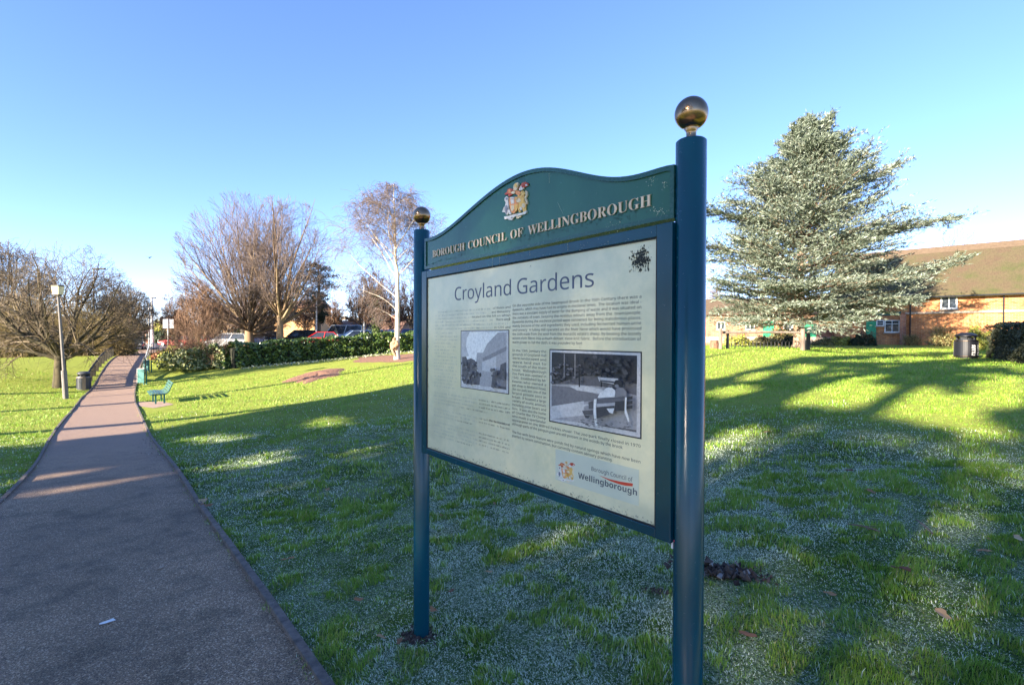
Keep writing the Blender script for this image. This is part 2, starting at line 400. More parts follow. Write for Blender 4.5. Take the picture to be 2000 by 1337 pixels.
bark_dark = simple('bark_dark', (.12, .10, .08), (.05, .04, .03), .95, scale=9, bmp=.8, st=(1, 1, .2))
SH = np.array([SD[0], SD[1]]) / np.hypot(SD[0], SD[1]); SP = np.array([-SH[1], SH[0]])
names_sh = ['broad evergreen tree at the north end of the row behind the viewpoint', 'tall dense evergreen tree in the row behind the viewpoint', 'tallest evergreen tree directly behind the viewpoint',
            'wide evergreen tree right of the tallest one behind the viewpoint', 'rounded evergreen tree in the right half of the row behind the viewpoint', 'sixth evergreen tree, near the right end of the row behind the viewpoint', 'last evergreen tree at the right end of the row behind the viewpoint']
_n = 3600; TL = G0 + NV * .045 + UX * (rng.random((_n, 1)) * (SPAN + 1) - .5) + np.array([0, 0, 1]) * (rng.random((_n, 1)) * 2.6 + .25) + SD * (27 + 8 * rng.random((_n, 1)))  # small leaves added up-sun of the sign, thinned to dapple its face
TL = TL[keep_leaf(TL, True)]
_cs = np.array([SH * (30 + 2 * (k % 2)) + SP * s * -1 + np.array([2, 6]) for k, s in enumerate([-17, -9, -1, 7, 15, 23, 31])])
TLk = ((TL[:, None, :2] - _cs[None]) ** 2).sum(-1).argmin(1)
for k, s in enumerate([-17, -9, -1, 7, 15, 23, 31]):
    c = SH * (30 + 2 * (k % 2)) + SP * s * -1 + np.array([2, 6]) * 1.0
    g0 = h1(c[0], c[1]); ht = [19, 21, 24, 23, 22, 22, 20][k]
    root = empty('shade_tree', (c[0], c[1], g0), 0, names_sh[k], 'tree', 'evergreen trees behind the viewpoint')
    MB().tube([(0, 0, -.2), (.1, 0, 3), (0, .1, ht * .6), (0, 0, ht * .95)], [.45, .34, .2, .04], 10).build('trunk', bark_dark, root, True)
    m_ = 15000; th = rng.random(m_) * 2 * math.pi; zz = 1.2 + (ht - 1.2) * rng.random(m_) ** .85
    prof = 5.9 * np.clip(1 - (np.abs(zz / ht - .45) / .62) ** 2.6, 0, 1) ** .5
    rr = prof * np.sqrt(rng.random(m_)); P = np.stack([rr * np.cos(th) + c[0], rr * np.sin(th) + c[1], zz + g0], 1)
    P = P[keep_leaf(P)]; m_ = len(P)
    a = rng.normal(size=(m_, 3)); a /= np.linalg.norm(a, axis=1)[:, None]; bb = np.cross(a, rng.normal(size=(m_, 3))); bb /= np.linalg.norm(bb, axis=1)[:, None]
    cm = MB().quads(P - np.array([c[0], c[1], g0]), a * .34, bb * .27, rng.random(m_))
    Q = TL[TLk == k]
    if len(Q):
        a = norm(rng.normal(size=(len(Q), 3))); bb = norm(np.cross(a, rng.normal(size=(len(Q), 3)))); cm.quads(Q - np.array([c[0], c[1], g0]), a * .11, bb * .085, rng.random(len(Q)))
    cm.build('crown', shade_leaf, root)

# ================================================================== THE SIGN
def paint(name, c, c2, rough=.3):
    m, nt, b = newmat(name)
    f = noise(nt, 3.5, 6, .6, st=(1, 1, .35)); g = noise(nt, 60, 4, .7)
    col = ramp(nt, f, [(.35, c2), (.65, c)])
    col = mixc(nt, ramp(nt, g, [(.7, (0, 0, 0)), (.8, (.18, .18, .18))]), col, tuple(min(1, v * 2 + .04) for v in c))
    nt.links.new(col, b.inputs['Base Color'])
    nt.links.new(ramp(nt, g, [(.3, (rough - .04,) * 3), (.7, (rough + .06,) * 3)]), b.inputs['Roughness'])
    b.inputs['Coat Weight'].default_value = .12; b.inputs['Coat Roughness'].default_value = .12; b.inputs['Specular IOR Level'].default_value = .35
    bump(nt, b, g, .012, .003); return m
m_blue = paint('blue_paint', (.0008, .055, .082), (.0006, .038, .062), .22)
m_green = paint('green_paint', (.028, .12, .072), (.018, .085, .055), .22)
m_gbead = paint('green_bead', (.02, .09, .07), (.014, .065, .05), .25)
m_brass = simple('brass', (.34, .22, .13), (.17, .10, .06), .24, 1.0, scale=9, bmp=.05)
m_dark = simple('dark_gap', (.01, .012, .015), None, .7)
m_gold = simple('gold_letter', (.85, .66, .46), (.70, .48, .30), .4, .0, scale=40)
m, nt, b = newmat('notice_paper'); m_paper = m
f1 = noise(nt, 2.2, 5, .6); f2 = noise(nt, 9, 6, .7); f3 = noise(nt, 40, 4, .7)
c = ramp(nt, f1, [(.3, (.44, .44, .30)), (.5, (.70, .66, .45)), (.72, (.84, .75, .47))])
c = mixc(nt, ramp(nt, f2, [(.45, (0, 0, 0)), (.72, (.55, .55, .55))]), c, (.50, .53, .36))
c = mixc(nt, ramp(nt, f3, [(.68, (0, 0, 0)), (.8, (.4, .4, .4))]), c, (.36, .40, .30))
nt.links.new(c, b.inputs['Base Color']); b.inputs['Roughness'].default_value = .55
b.inputs['Coat Weight'].default_value = .7; b.inputs['Coat Roughness'].default_value = .16
m_art = attr_mat('print', [(0, (.010, .012, .016)), (.5, (.16, .155, .17)), (.75, (.45, .44, .45)), (1, (.90, .90, .87))], .5)
nt_ = m_art.node_tree; b_ = nt_.nodes['Principled BSDF']; src = b_.inputs['Base Color'].links[0].from_socket
nt_.links.new(mixc(nt_, .45, src, ramp(nt_, noise(nt_, 90, 6, .75), [(.32, (.45, .45, .46)), (.5, (1, 1, 1)), (.7, (1.35, 1.35, 1.33))]), 'MULTIPLY'), b_.inputs['Base Color'])
m_ink = simple('ink', (.10, .11, .13), (.05, .06, .08), .5, scale=30)
m_ink2 = simple('ink_title', (.09, .11, .17), (.06, .07, .13), .5, scale=12)
m_fade = simple('ink_faded', (.36, .41, .40), (.25, .29, .30), .5, scale=6)

signE = empty('information_board', G0 + UX * SPAN / 2, SA, 'blue framed park notice board between two posts with brass ball tops, green arched header', 'sign')
HS = SPAN / 2
def SL(u, z, w): return (u - HS, -w, z - G0[2])        # sign local coordinates (x right, y away, z up)
def spoly(mb, pts, w0, w1, val=.5, mi=0, px=True):
    q = [(sgn(*p, w=w1) if px else p) for p in pts]
    q = [(u - HS, z - G0[2]) for u, z in q]
    a = sum(q[i][0] * q[(i + 1) % len(q)][1] - q[(i + 1) % len(q)][0] * q[i][1] for i in range(len(q)))
    if a < 0: q = q[::-1]
    return mb.prism(q, -w1, -w0, val, mi)
topz = 2.175
for s in (0, SPAN):
    rp = .0435
    p_ = MB().lathe([(rp - .001, -.3), (rp, -.28), (rp, topz - .004), (rp - .004, topz), (.0, topz + .001)], 40, (s - HS, 0, 0)).build('post', m_blue, signE, True)
    prof = [(.016, topz), (.018, topz + .004), (.014, topz + .010), (.0145, topz + .026), (.020, topz + .034)]
    zc, rb = topz + .079, .0475
    prof += [(rb * math.sin(a), zc - rb * math.cos(a)) for a in np.linspace(.42, math.pi - .02, 22)]
    MB().lathe(prof, 40, (s - HS, 0, 0)).build('ball_finial', m_brass, p_, True)
# frame
FO = [sgn(824, 530), sgn(1312, 434), sgn(1312, 1063), sgn(824, 882)]; FI = [sgn(833, 541), sgn(1283, 466), sgn(1281, 1027), sgn(833, 877)]
uo0 = (FO[0][0] + FO[3][0]) / 2; uo1 = (FO[1][0] + FO[2][0]) / 2; zt = (FO[0][1] + FO[1][1]) / 2; zb = (FO[2][1] + FO[3][1]) / 2
ui0 = (FI[0][0] + FI[3][0]) / 2; ui1 = (FI[1][0] + FI[2][0]) / 2; zit = (FI[0][1] + FI[1][1]) / 2; zib = (FI[2][1] + FI[3][1]) / 2
print('SIGN', G0, uo0, uo1, zt, zb, ui0, ui1, zit, zib, FO, FI)
fr_ = MB()
def rect(mb, u0, u1, z0, z1, w0, w1, val=.5, mi=0): return spoly(mb, [(u0, z0), (u1, z0), (u1, z1), (u0, z1)], w0, w1, val, mi, px=False)
rect(fr_, uo0, ui0, zb, zt, .0, .047); rect(fr_, ui1, uo1, zb, zt, .0, .047)
rect(fr_, ui0 + .0005, ui1 - .0005, zit, zt - .0005, .001, .0465); rect(fr_, ui0 + .0005, ui1 - .0005, zb + .0005, zib, .001, .0465)
rect(fr_, uo0 + .01, uo1 - .01, zb + .01, zt - .01, -.012, -.001)
fo = fr_.build('frame', m_blue, signE)
bv = fo.modifiers.new('b', 'BEVEL'); bv.width = .002; bv.segments = 2
gk = MB()
g_ = .005
rect(gk, ui0 + .001, ui0 + g_, zib + .001, zit - .001, .03, .044); rect(gk, ui1 - g_, ui1 - .001, zib + .001, zit - .001, .03, .044)
rect(gk, ui0 + g_, ui1 - g_, zit - g_, zit - .001, .03, .0435); rect(gk, ui0 + g_, ui1 - g_, zib + .001, zib + g_, .03, .0435)
gk.build('gasket', m_dark, signE)
panel = rect(MB(), ui0 + .0005, ui1 - .0005, zib + .0005, zit - .0005, .02, .040).build('notice_panel', m_paper, signE)
PW = .0405
# brackets between frame and posts
for z in (zb + .12, zt - .12):
    rect(MB(), .03, uo0 + .004, z, z + .03, .0, .02).build('bracket', m_dark, signE); rect(MB(), uo1 - .004, SPAN - .03, z, z + .03, .0, .02).build('bracket', m_dark, signE)
# header
toppts = [(829,466),(857,456),(890,432),(920,403.5),(950,379.5),(980,357),(1010,340.5),(1040,330),(1070,325.5),(1100,329),(1130,336.6),(1160,342.6),(1190,344.4),(1220,343.5),(1250,338),(1280,331),(1316.6,320.4)]
HW = .034
tp = [sgn(x, y, HW) for x, y in toppts]; hz0 = (sgn(830, 523.5, HW)[1] + sgn(1316, 429, HW)[1]) / 2
hu0 = tp[0][0]; hu1 = tp[-1][0]
us = np.linspace(hu0, hu1, 60); co = np.polyfit([p[0] for p in tp], [p[1] for p in tp], 8); zs = np.polyval(co, us)
print('HEAD', hu0, hu1, hz0, zs[:3], zs.max(), zs[-1])
hd = MB(); out = [(hu0, hz0)] + [(hu1, hz0)] + list(zip(us[::-1], zs[::-1]))
spoly(hd, out, -.012, HW - .006, px=False); hd_o = hd.build('header_panel', m_green, signE)
bd = MB(); bwid = .014
inn = [(hu0 + bwid, hz0 + bwid)] + [(hu1 - bwid, hz0 + bwid)] + [(min(max(u, hu0 + bwid), hu1 - bwid), z - bwid * 1.1) for u, z in zip(us[::-1], zs[::-1])]
K = len(out)
v = []
for (u, z) in out: v.append(SL(u, z, HW - .006))
for (u, z) in out: v.append(SL(u, z, HW))
for (u, z) in inn: v.append(SL(u, z, HW))
for (u, z) in inn: v.append(SL(u, z, HW - .0055))
f = []
for i in range(K):
    j = (i + 1) % K
    f += [(i, j, K + j, K + i), (K + i, K + j, 2 * K + j, 2 * K + i), (2 * K + i, 2 * K + j, 3 * K + j, 3 * K + i)]
bd.add(v, f).build('bead', m_gbead, hd_o)
gr = MB(); inn2 = [(u, z) for u, z in inn]   # dark shadow groove line behind bead
# lettering
def text_mesh(s, font='sans'):
    def cv(c):
        o = ord(c)
        if font == 'serif' and 65 <= o <= 90: return chr(0x1D400 + o - 65)
        if font in ('sans', 'bold'):
            b0 = 0x1D5A0 if font == 'sans' else 0x1D5D4
            if 65 <= o <= 90: return chr(b0 + o - 65)
            if 97 <= o <= 122: return chr(b0 + 26 + o - 97)
            if 48 <= o <= 57: return chr((0x1D7E2 if font == 'sans' else 0x1D7EC) + o - 48)
        return c
    cu = bpy.data.curves.new('t', 'FONT'); cu.body = ''.join(cv(c) for c in s); cu.size = 1; cu.resolution_u = 2; cu.offset = -.011 if font == 'serif' else 0
    return cu
_dg = None
def text_polys(s, font='sans', extrude=0, res=2):
    cu = text_mesh(s, font); cu.resolution_u = res; cu.extrude = extrude
    o = bpy.data.objects.new('t', cu); COL.objects.link(o)
    bpy.context.view_layer.update(); dg = bpy.context.evaluated_depsgraph_get()
    me = bpy.data.meshes.new_from_object(o.evaluated_get(dg))
    V = np.empty(len(me.vertices) * 3); me.vertices.foreach_get('co', V); F = [tuple(p.vertices) for p in me.polygons]
    bpy.data.objects.remove(o); bpy.data.curves.remove(cu); bpy.data.meshes.remove(me)
    return V.reshape(-1, 3), F
def place_text(mb, s, u0, u1, z0, cap, w, font='sans', extrude=0, res=2, capref=.72, jitter=0):
    V, F = text_polys(s, font, extrude, res)
    if len(V) == 0: return
    x0, x1 = V[:, 0].min(), V[:, 0].max()
    if u1 is None: sx_ = cap / capref
    else: sx_ = (u1 - u0) / (x1 - x0)
    u = u0 + (V[:, 0] - x0) * sx_; z = z0 + V[:, 1] * cap / capref
    q = np.stack([u - HS, -(w + V[:, 2]), z - G0[2]], 1)
    mb.add(q, F)
lm = MB(); rl = MB()
zbase = (sgn(844.4, 501.7, HW)[1] + sgn(1270, 404, HW)[1]) / 2; capz = sgn(1270, 381, HW)[1] - sgn(1270, 404, HW)[1]; capz = (capz + sgn(844.4, 489, HW)[1] - sgn(844.4, 501.7, HW)[1]) / 2
for wd, a, c_ in (('BOROUGH', 844.4, 906.5), ('COUNCIL', 913.8, 989), ('OF', 996.5, 1020.6), ('WELLINGBOROUGH', 1030.5, 1271)):
    py = 470; u0 = sgn(a, py, HW)[0]; u1 = sgn(c_, py, HW)[0]
    lm = MB(); place_text(lm, wd, u0, u1, zbase, capz, HW - .002, 'serif', .002, 4, .66); lm.build('lettering', m_gold, hd_o)
# crest on the header: relief pieces
m_crest = [simple('crest_' + n_, c1, c2, .5, scale=60, bmp=.5) for n_, c1, c2 in (('red', (.65, .10, .04), (.38, .05, .03)), ('gold', (.85, .55, .16), (.6, .34, .08)), ('orange', (.82, .34, .12), (.66, .24, .09)), ('white', (.8, .77, .74), (.6, .55, .5)), ('grey', (.35, .36, .42), (.12, .12, .16)), ('cream', (.8, .68, .48), (.6, .46, .28)))]
def crest(parent, name, f, w, th, mats, detail=True):
    mb = MB()
    P = lambda pts, mi, k=0: spoly(mb, [f(*p) for p in pts], w, w + th + k * th * .35, mi=mi)
    def blob(cx, cy, rx, ry, mi, k=0, n=11, a0=0):
        P([(cx + rx * math.cos(a0 + t) * (1 + .12 * math.sin(3 * t)), cy + ry * math.sin(a0 + t)) for t in np.linspace(0, 2 * math.pi, n, endpoint=False)], mi, k)
    # mantling and crest
    P([(330,520),(400,470),(420,400),(470,370),(560,390),(600,430),(620,520),(560,500),(500,560),(450,590),(425,520),(360,545)], 0)
    P([(620,440),(700,430),(760,470),(740,540),(690,560),(640,520)], 2, 1)
    blob(470, 450, 45, 55, 2, 2); blob(560, 480, 50, 40, 5, 2); blob(520, 410, 30, 26, 0, 3)
    P([(560,400),(575,290),(620,235),(680,215),(700,250),(680,330),(650,420),(600,440)], 5, 1)
    blob(630, 290, 34, 50, 1, 2)
    P([(700,390),(760,290),(800,230),(880,205),(945,240),(955,290),(900,330),(850,340),(800,400),(740,430)], 0)
    blob(875, 260, 70, 48, 0, 1); blob(905, 285, 25, 25, 3, 2)
    P([(740,350),(770,300),(790,350),(850,360),(800,410),(740,430),(710,400)], 3, 1)
    # shield
    P([(450,610),(560,600),(720,590),(730,700),(710,850),(660,960),(580,1030),(520,1010),(480,900),(460,760)], 2)
    P([(490,660),(580,650),(590,770),(510,780)], 3, 1); P([(500,820),(580,800),(590,900),(540,980),(505,930)], 5, 1)
    P([(600,800),(690,790),(670,920),(610,990)], 1, 1); blob(540, 620, 60, 22, 3, 2); blob(650, 640, 40, 30, 1, 1)
    # lion supporter
    P([(640,620),(700,560),(760,560),(770,460),(820,430),(870,470),(860,560),(840,640),(870,740),(900,800),(890,900),(900,980),(830,1000),(800,900),(760,840),(720,920),(770,990),(720,1000),(690,920),(710,800),(650,740)], 1)
    blob(810, 500, 55, 60, 1, 2, 13); blob(700, 680, 60, 60, 5, 1, 13); blob(830, 820, 45, 60, 5, 1); blob(760, 900, 24, 50, 3, 1)
    P([(880,420),(920,450),(930,540),(890,620),(930,720),(920,790),(880,780),(890,720),(855,620),(890,540)], 5, 1)
    # griffin supporter
    P([(345,620),(390,580),(430,610),(430,700),(440,800),(440,900),(450,1000),(400,1070),(370,1040),(340,980),(320,900),(350,820),(370,740),(340,690)], 3)
    P([(350,830),(400,810),(425,880),(400,990),(370,1050),(345,940)], 4, 1); P([(320,860),(345,900),(335,1000),(275,990)], 3); blob(385, 640, 28, 34, 4, 1)
    P([(450,900),(480,960),(500,1050),(470,1060),(445,1000)], 3, 1)
    # ribbon
    P([(325,1110),(480,1080),(640,1040),(800,1010),(900,950),(910,990),(880,1040),(760,1070),(600,1110),(530,1200),(440,1190),(420,1160),(340,1180)], 3, 1)
    P([(640,1110),(760,1080),(770,1110),(700,1160),(650,1160)], 5); P([(500,1130),(560,1110),(540,1150),(500,1160)], 4, 2)
    return mb.build(name, mats, parent)
crest(hd_o, 'coat_of_arms', lambda x, y: (960 + x / 13.37, 340 + y / 13.37), HW - .0055, .005, m_crest)

# dirt line and streaks on the header, stains on the frame
m_alg = simple('algae', (.015, .07, .05), (.01, .04, .03), .9)
m_lich = simple('lichen', (.55, .56, .40), (.35, .38, .25), .9)
rs = np.random.default_rng(3)
def blobs(mb, pts, w, smin, smax, val=None, asp=1.0, rot=0):
    for (u, z) in pts:
        r_ = smin + (smax - smin) * rs.random() ** 2; k = rs.integers(5, 8); a = np.arange(k) * 2 * math.pi / k + rs.random()
        rr = r_ * (.6 + .6 * rs.random(k)); zz = w + rs.random() * .0003
        P = [SL(u + math.cos(t) * q * asp, z + math.sin(t) * q / asp, zz) for t, q in zip(a, rr)]
        mb.add(P, [tuple(range(k))], rs.random() if val is None else val)
al = MB()
zz0 = hz0 + bwid
for i in range(520):
    t = rs.random(); u = hu0 + .03 + t * (hu1 - hu0 - .12); z = zz0 + .004 + (.008 + .028 * min(1, t * 2.2)) * (.35 + .65 * rs.random()) + .004 * math.sin(u * 30)
    blobs(al, [(u, z)], HW - .0057, .0008, .0035, asp=1.5)
al.build('algae_stain', m_alg, hd_o)
ln = MB()
for cx, cy, n_ in ((1268, 352, 26), (1285, 415, 40), (1200, 440, 25), (1292, 360, 12)):
    for i in range(n_):
        u, z = sgn(cx + rs.normal() * 9, cy + rs.normal() * 5, HW); blobs(ln, [(u, z)], HW - .0056, .0006, .0022)
for x0, y0, x1, y1 in ((1070, 338, 1071, 358), (1087, 395, 1098, 418)):
    for i in range(16):
        t = i / 16; u, z = sgn(x0 + (x1 - x0) * t, y0 + (y1 - y0) * t, HW); blobs(ln, [(u, z)], HW - .0056, .0008, .0012)
ln.build('lichen_spots', m_lich, hd_o)
st = MB()
for x, L in ((962, 18), (976, 20), (1035, 10), (1109, 14)):
    for i in range(L):
        u, z = sgn(x + rs.normal() * .4, 503 - (x - 962) * .19 + i, .047); blobs(st, [(u, z)], .0472, .0006, .0014)
for i in range(90):
    t = rs.random(); x = 830 + t * 450; y = 541 - t * 75 - 2 - rs.random() ** 3 * 26
    u, z = sgn(x, y, .047); blobs(st, [(u, z)], .0472, .0004, .0012)
st.build('paint_stain', m_lich, fo)
# ---- printed matter
tt = MB()
zT = (sgn(888, 586.8, PW)[1] + sgn(1150, 562.5 - 10 * 0, PW)[1]) / 2
uC = sgn(888.2, 575, PW)[0]; uE = sgn(1160, 550, PW)[0]
zT = (sgn(888, 585.5, PW)[1] + sgn(1159, 561, PW)[1]) / 2; capT = (sgn(1012, 542.7, PW)[1] - sgn(1012, 575, PW)[1])
place_text(tt, 'Croyland', uC, sgn(998, 570, PW)[0], zT, capT * .93, PW, 'sans', 0, 4); tt.build('title_text', m_ink2, panel); tt = MB(); place_text(tt, 'Gardens', sgn(1010, 570, PW)[0], uE, zT, capT * .93, PW, 'sans', 0, 4)
tt.build('title_text', m_ink2, panel)
# right column
A = MB()
uL, uR = sgn(1001, 620, PW)[0], sgn(1252.5, 620, PW)[0]
z1 = sgn(1252, 581.5, PW)[1]; z9 = sgn(1252, 664.5, PW)[1]; dz = (z1 - z9) / 8
print('text', z1, sgn(1001, 597, PW), dz)
para = ["On the opposite side of the Swanspool Brook in the 16th Century there was a", "dyeworks, which may have had its origins in medieval times.  The location was ideal -",
 "there was a constant supply of water for the dumping of waste and it was situated on", "the outskirts of town, keeping the noxious odours away from the  townspeople.",
 "Dyeworks during the medieval period were renowned for being malodorous places,", "mainly because of the acid ingredients they used, including fermented human urine",
 "and tannery.  A fulling mill operated on the River Nene which would have processed", "the cloth made from the wool from the monastic estate's sheep, by beating the loosely",
 "woven cloth fibres into a much denser, close-knit fabric.  Before the introduction of"]
for i, s_ in enumerate(para): place_text(A, s_, uL, uR, z1 - dz * i, dz * .60, PW, res=1)
place_text(A, "water-power to full the cloth, it was pounded by foot.", uL, sgn(1138, 670, PW)[0], z1 - dz * 9, dz * .60, PW, res=1)
zA = z1 - dz * 11.0; uN = sgn(1066.5, 750, PW)[0]
narrow = ["In the 19th century the", "grounds of Croyland Hall", "were landscaped and", "were laid out to", "the south of the main", "house.  Wellingborough", "Zoo Park was opened in", "1943.  Established by Mr", "Keene, who owned a",
  "pet shop in Midland Road,", "the zoo park was one of the", "largest private zoos in", "Britain.  It boasted a large", "variety of exotic animals", "including polar bears and", "lions.  It was also the home", "of Charlie the TV Chimp", "who made a spectacular"]
zl = zA; zend = sgn(1001, 822, PW)[1]; dzn = (zA - sgn(1001, 823, PW)[1]) / 17.5
zlast = (sgn(1252, 874, PW)[1]); 
dzn = (zA - zlast) / 18
for i, s_ in enumerate(narrow): place_text(A, s_, uL, uN, zA - dzn * i, dz * .58, PW, res=1)
place_text(A, "appearance on the Wilfred Pickles show!  The zoo park finally closed in 1970", uL, uR, zA - dzn * 18, dz * .60, PW, res=1)
place_text(A, "although parts of the penguin pool are still present in the woods by the brook.", uL, sgn(1217, 880, PW)[0], zA - dzn * 19, dz * .60, PW, res=1)
place_text(A, "The five wells brick feature were ponds fed by natural springs which have now been", uL, uR, zA - dzn * 21.1, dz * .60, PW, res=1)
place_text(A, "planted by recent construction, but currently contain sensory planting.", uL, sgn(1196, 905, PW)[0], zA - dzn * 22.1, dz * .60, PW, res=1)
A.build('body_text', m_ink, panel)
# left column: sun-bleached, only line ends legible
Bm = MB(); Cm = MB()
vL, vR = sgn(848, 700, PW)[0], sgn(996.5, 700, PW)[0]; vN = sgn(893, 700, PW)[0]
def marks(mb, u0, u1, z, hgt, dens=.75):
    u = u0
    while u < u1:
        wl = .008 + rs.random() * .03
        e = min(u + wl, u1); x = u
        while x < e - .003:
            wd = .0022 + rs.random() * .0018; hh = hgt * (.72 if rs.random() > .25 else 1.0)
            if rs.random() < dens:
                mb.add([SL(x, z, PW), SL(x + .0013, z, PW), SL(x + .0013, z + hh, PW), SL(x, z + hh, PW)], [(0, 1, 2, 3)])
                if rs.random() < .6:
                    q = z + hh * rs.choice([0, .4, .8]); mb.add([SL(x, q, PW), SL(x + wd, q, PW), SL(x + wd, q + .0014, PW), SL(x, q + .0014, PW)], [(0, 1, 2, 3)])
            x += wd + .0016
        u = e + .005
ends = ["of Wales and", "and Monastery", "located on the hill on which", "There were", "", "in 1291 and"]
for i in range(6):
    z = z1 - dz * (i + .0) - .004
    e = ends[i]
    if e:
        k = len(e) / 62; place_text(Bm, e, vR - (vR - vL) * k, vR, z, dz * .56, PW, res=1)
    marks(Cm, vL + .01, vR - (vR - vL) * (len(e) / 62 + .02), z, dz * .45, .7)
for i in range(17): marks(Cm, vL, vN - (.0 if i % 5 else .03), z1 - dz * (6.3 + i) - .004, dz * .45, .65)
zc_ = z1 - dz * 24.6
for i in range(14):
    if i in (4, 8): continue
    z = zc_ - dz * i
    stop = vR if i not in (3, 7, 13) else vL + (vR - vL) * (.75 if i == 3 else .55)
    marks(Cm, vL, vL + (stop - vL) * .62, z, dz * .45, .7); marks(Bm, vL + (stop - vL) * .64, stop, z, dz * .45, .85)
place_text(Bm, "After the dissolution of", vR - .15, vR, zc_ - dz * 5.0 - dz * 0, dz * .56, PW + .0002, res=1)
Bm.build('body_text', m_ink, panel); Cm.build('faded_text', m_fade, panel)

# ---- the two printed photographs (flat prints)
def sprint(parent, name, box, shapes, w=PW):
    """box: px corners TL TR BR BL of the dark border; shapes: polygons in 0..1 units (y down) with a grey value"""
    mb = MB(); C_ = [np.array(sgn(*p, w=w)) for p in box]
    u0 = (C_[0][0] + C_[3][0]) / 2; u1 = (C_[1][0] + C_[2][0]) / 2; za = (C_[0][1] + C_[1][1]) / 2; zb_ = (C_[2][1] + C_[3][1]) / 2
    lay = [0]
    def P(pts, val, layer=None):
        lay[0] += 1; ww = w + .00025 + .00012 * lay[0]
        mb.add([SL(u0 + (u1 - u0) * x, za + (zb_ - za) * y, ww) for x, y in pts], [tuple(range(len(pts)))[::-1]], val)
    for pts, val in shapes: P(pts, val)
    return mb.build(name, m_art, parent)
def rc(x0, y0, x1, y1): return [(x0, y0), (x1, y0), (x1, y1), (x0, y1)]
def circ(x, y, r, q=1.0, k=9, jit=.3): return [(x + r * (1 + (rs.random() - .5) * jit) * math.cos(t), y + r * q * (1 + (rs.random() - .5) * jit) * math.sin(t)) for t in np.linspace(0, 6.283, k, endpoint=False)]
def C2(x, y): return ((x - 20) / 1275, (y - 75 - (x - 20) * .02) / (990 + (x - 20) * .195))   # crop pixels -> print units
S = [(rc(0, 0, 1, 1), .08), (rc(.012, .016, .988, .984), .80), (rc(.04, .045, .955, .93), .40)]
S += [([C2(*p) for p in [(60,120),(1240,160),(1240,560),(900,440),(550,450),(60,560)]], .10)]
S += [([C2(*p) for p in [(60,560),(340,560),(820,600),(1240,720),(1240,1210),(60,1030)]], .66)]
S += [([C2(*p) for p in [(60,575),(330,600),(800,720),(740,790),(60,855)]], .52), ([C2(*p) for p in [(60,858),(560,800),(560,1000),(60,1030)]], .80)]
S += [([C2(*p) for p in [(340,590),(560,580),(820,640),(800,700),(460,650)]], .82), ([C2(*p) for p in [(560,450),(800,450),(790,580),(580,590)]], .38)]
for i in range(70):
    x = 70 + rs.random() * 480; y = 290 + rs.random() * 260; S.append((circ(*C2(x, y), .012 + .012 * rs.random(), .7, 6), [.25, .4, .5, .15][i % 4]))
for i in range(80):
    x = 560 + rs.random() * 670; y = 170 + rs.random() * (260 if x < 850 else 380); S.append((circ(*C2(x, y), .014 + .014 * rs.random(), .9, 6), [.06, .14, .22, .10][i % 4]))
for x in (318, 480): S.append(([C2(x - 7, 140), C2(x + 7, 140), C2(x + 6, 470), C2(x - 6, 470)], .55))
for x in (545, 850): S.append(([C2(x - 12, 300), C2(x + 6, 300), C2(x + 10, 600), C2(x - 10, 600)], .05))
S += [([C2(*p) for p in [(800,460),(1060,480),(1070,560),(1010,560),(820,520)]], .78), ([C2(*p) for p in [(830,500),(1010,520),(1010,545),(830,520)]], .2)]
S += [([C2(*p) for p in [(800,750),(830,680),(920,610),(970,595),(1020,640),(1040,740)]], .90), ([C2(*p) for p in [(1020,740),(1030,640),(1060,600),(1120,610),(1165,660),(1165,730)]], .55)]
S += [(circ(*C2(1060, 545), .038, 1.1, 10, .2), .06), (circ(*C2(1045, 585), .022, 1.0, 8, .2), .55), (circ(*C2(965, 585), .02, 1, 8, .2), .45)]
S += [([C2(*p) for p in [(790,770),(1165,735),(1165,800),(790,830)]], .42), ([C2(*p) for p in [(790,835),(1160,805),(1150,850),(790,880)]], .74), ([C2(*p) for p in [(1030,800),(1150,790),(1140,930),(1020,930)]], .14)]
S += [([C2(*p) for p in [(790,880),(1020,860),(1010,960),(790,1040)]], .18), ([C2(*p) for p in [(920,900),(1020,895),(1000,975),(960,960)]], .88)]
S += [([C2(*p) for p in [(755,770),(790,765),(780,900),(790,1040),(805,1140),(775,1140),(750,1000),(750,880)]], .93), ([C2(*p) for p in [(1150,740),(1170,740),(1165,900),(1205,1080),(1190,1085),(1145,960)]], .9)]
S += [([C2(*p) for p in [(580,900),(600,850),(650,835),(750,860),(750,875),(650,855),(610,875),(595,910)]], .82), ([C2(*p) for p in [(590,930),(740,920),(740,980),(620,990)]], .3), ([C2(*p) for p in [(620,990),(700,1000),(680,1040),(640,1030)]], .2), ([C2(*p) for p in [(680,810),(750,790),(750,900),(685,905)]], .3)]
for k in range(3): S.append(([C2(1175, 735 + 65 * k), C2(1240, 720 + 65 * k), C2(1240, 765 + 65 * k), C2(1175, 775 + 65 * k)], .12))
for i in range(50):
    x = 500 + rs.random() * 730; y = 1010 + rs.random() * 110 + (x - 500) * .1; S.append((circ(*C2(x, y), .008 + .012 * rs.random(), .4, 6), [.35, .5, .3, .6][i % 4]))
sprint(panel, 'printed_photo', [(1073,680.5),(1253.5,687),(1253.5,856),(1073,824)], S)
cap_ = MB(); place_text(cap_, "The zoo park with Croyland Hall ....", sgn(1133, 835, PW)[0], sgn(1184, 840, PW)[0], sgn(1150, 832, PW)[1], .004, PW + .011, res=1)
def C1(x, y): return ((x - 590) / 710, (y - 180) / (840 + (x - 590) * .12))
S = [(rc(0, 0, 1, 1), .16), (rc(.013, .012, .987, .988), .82), (rc(.04, .03, .95, .93), .97)]
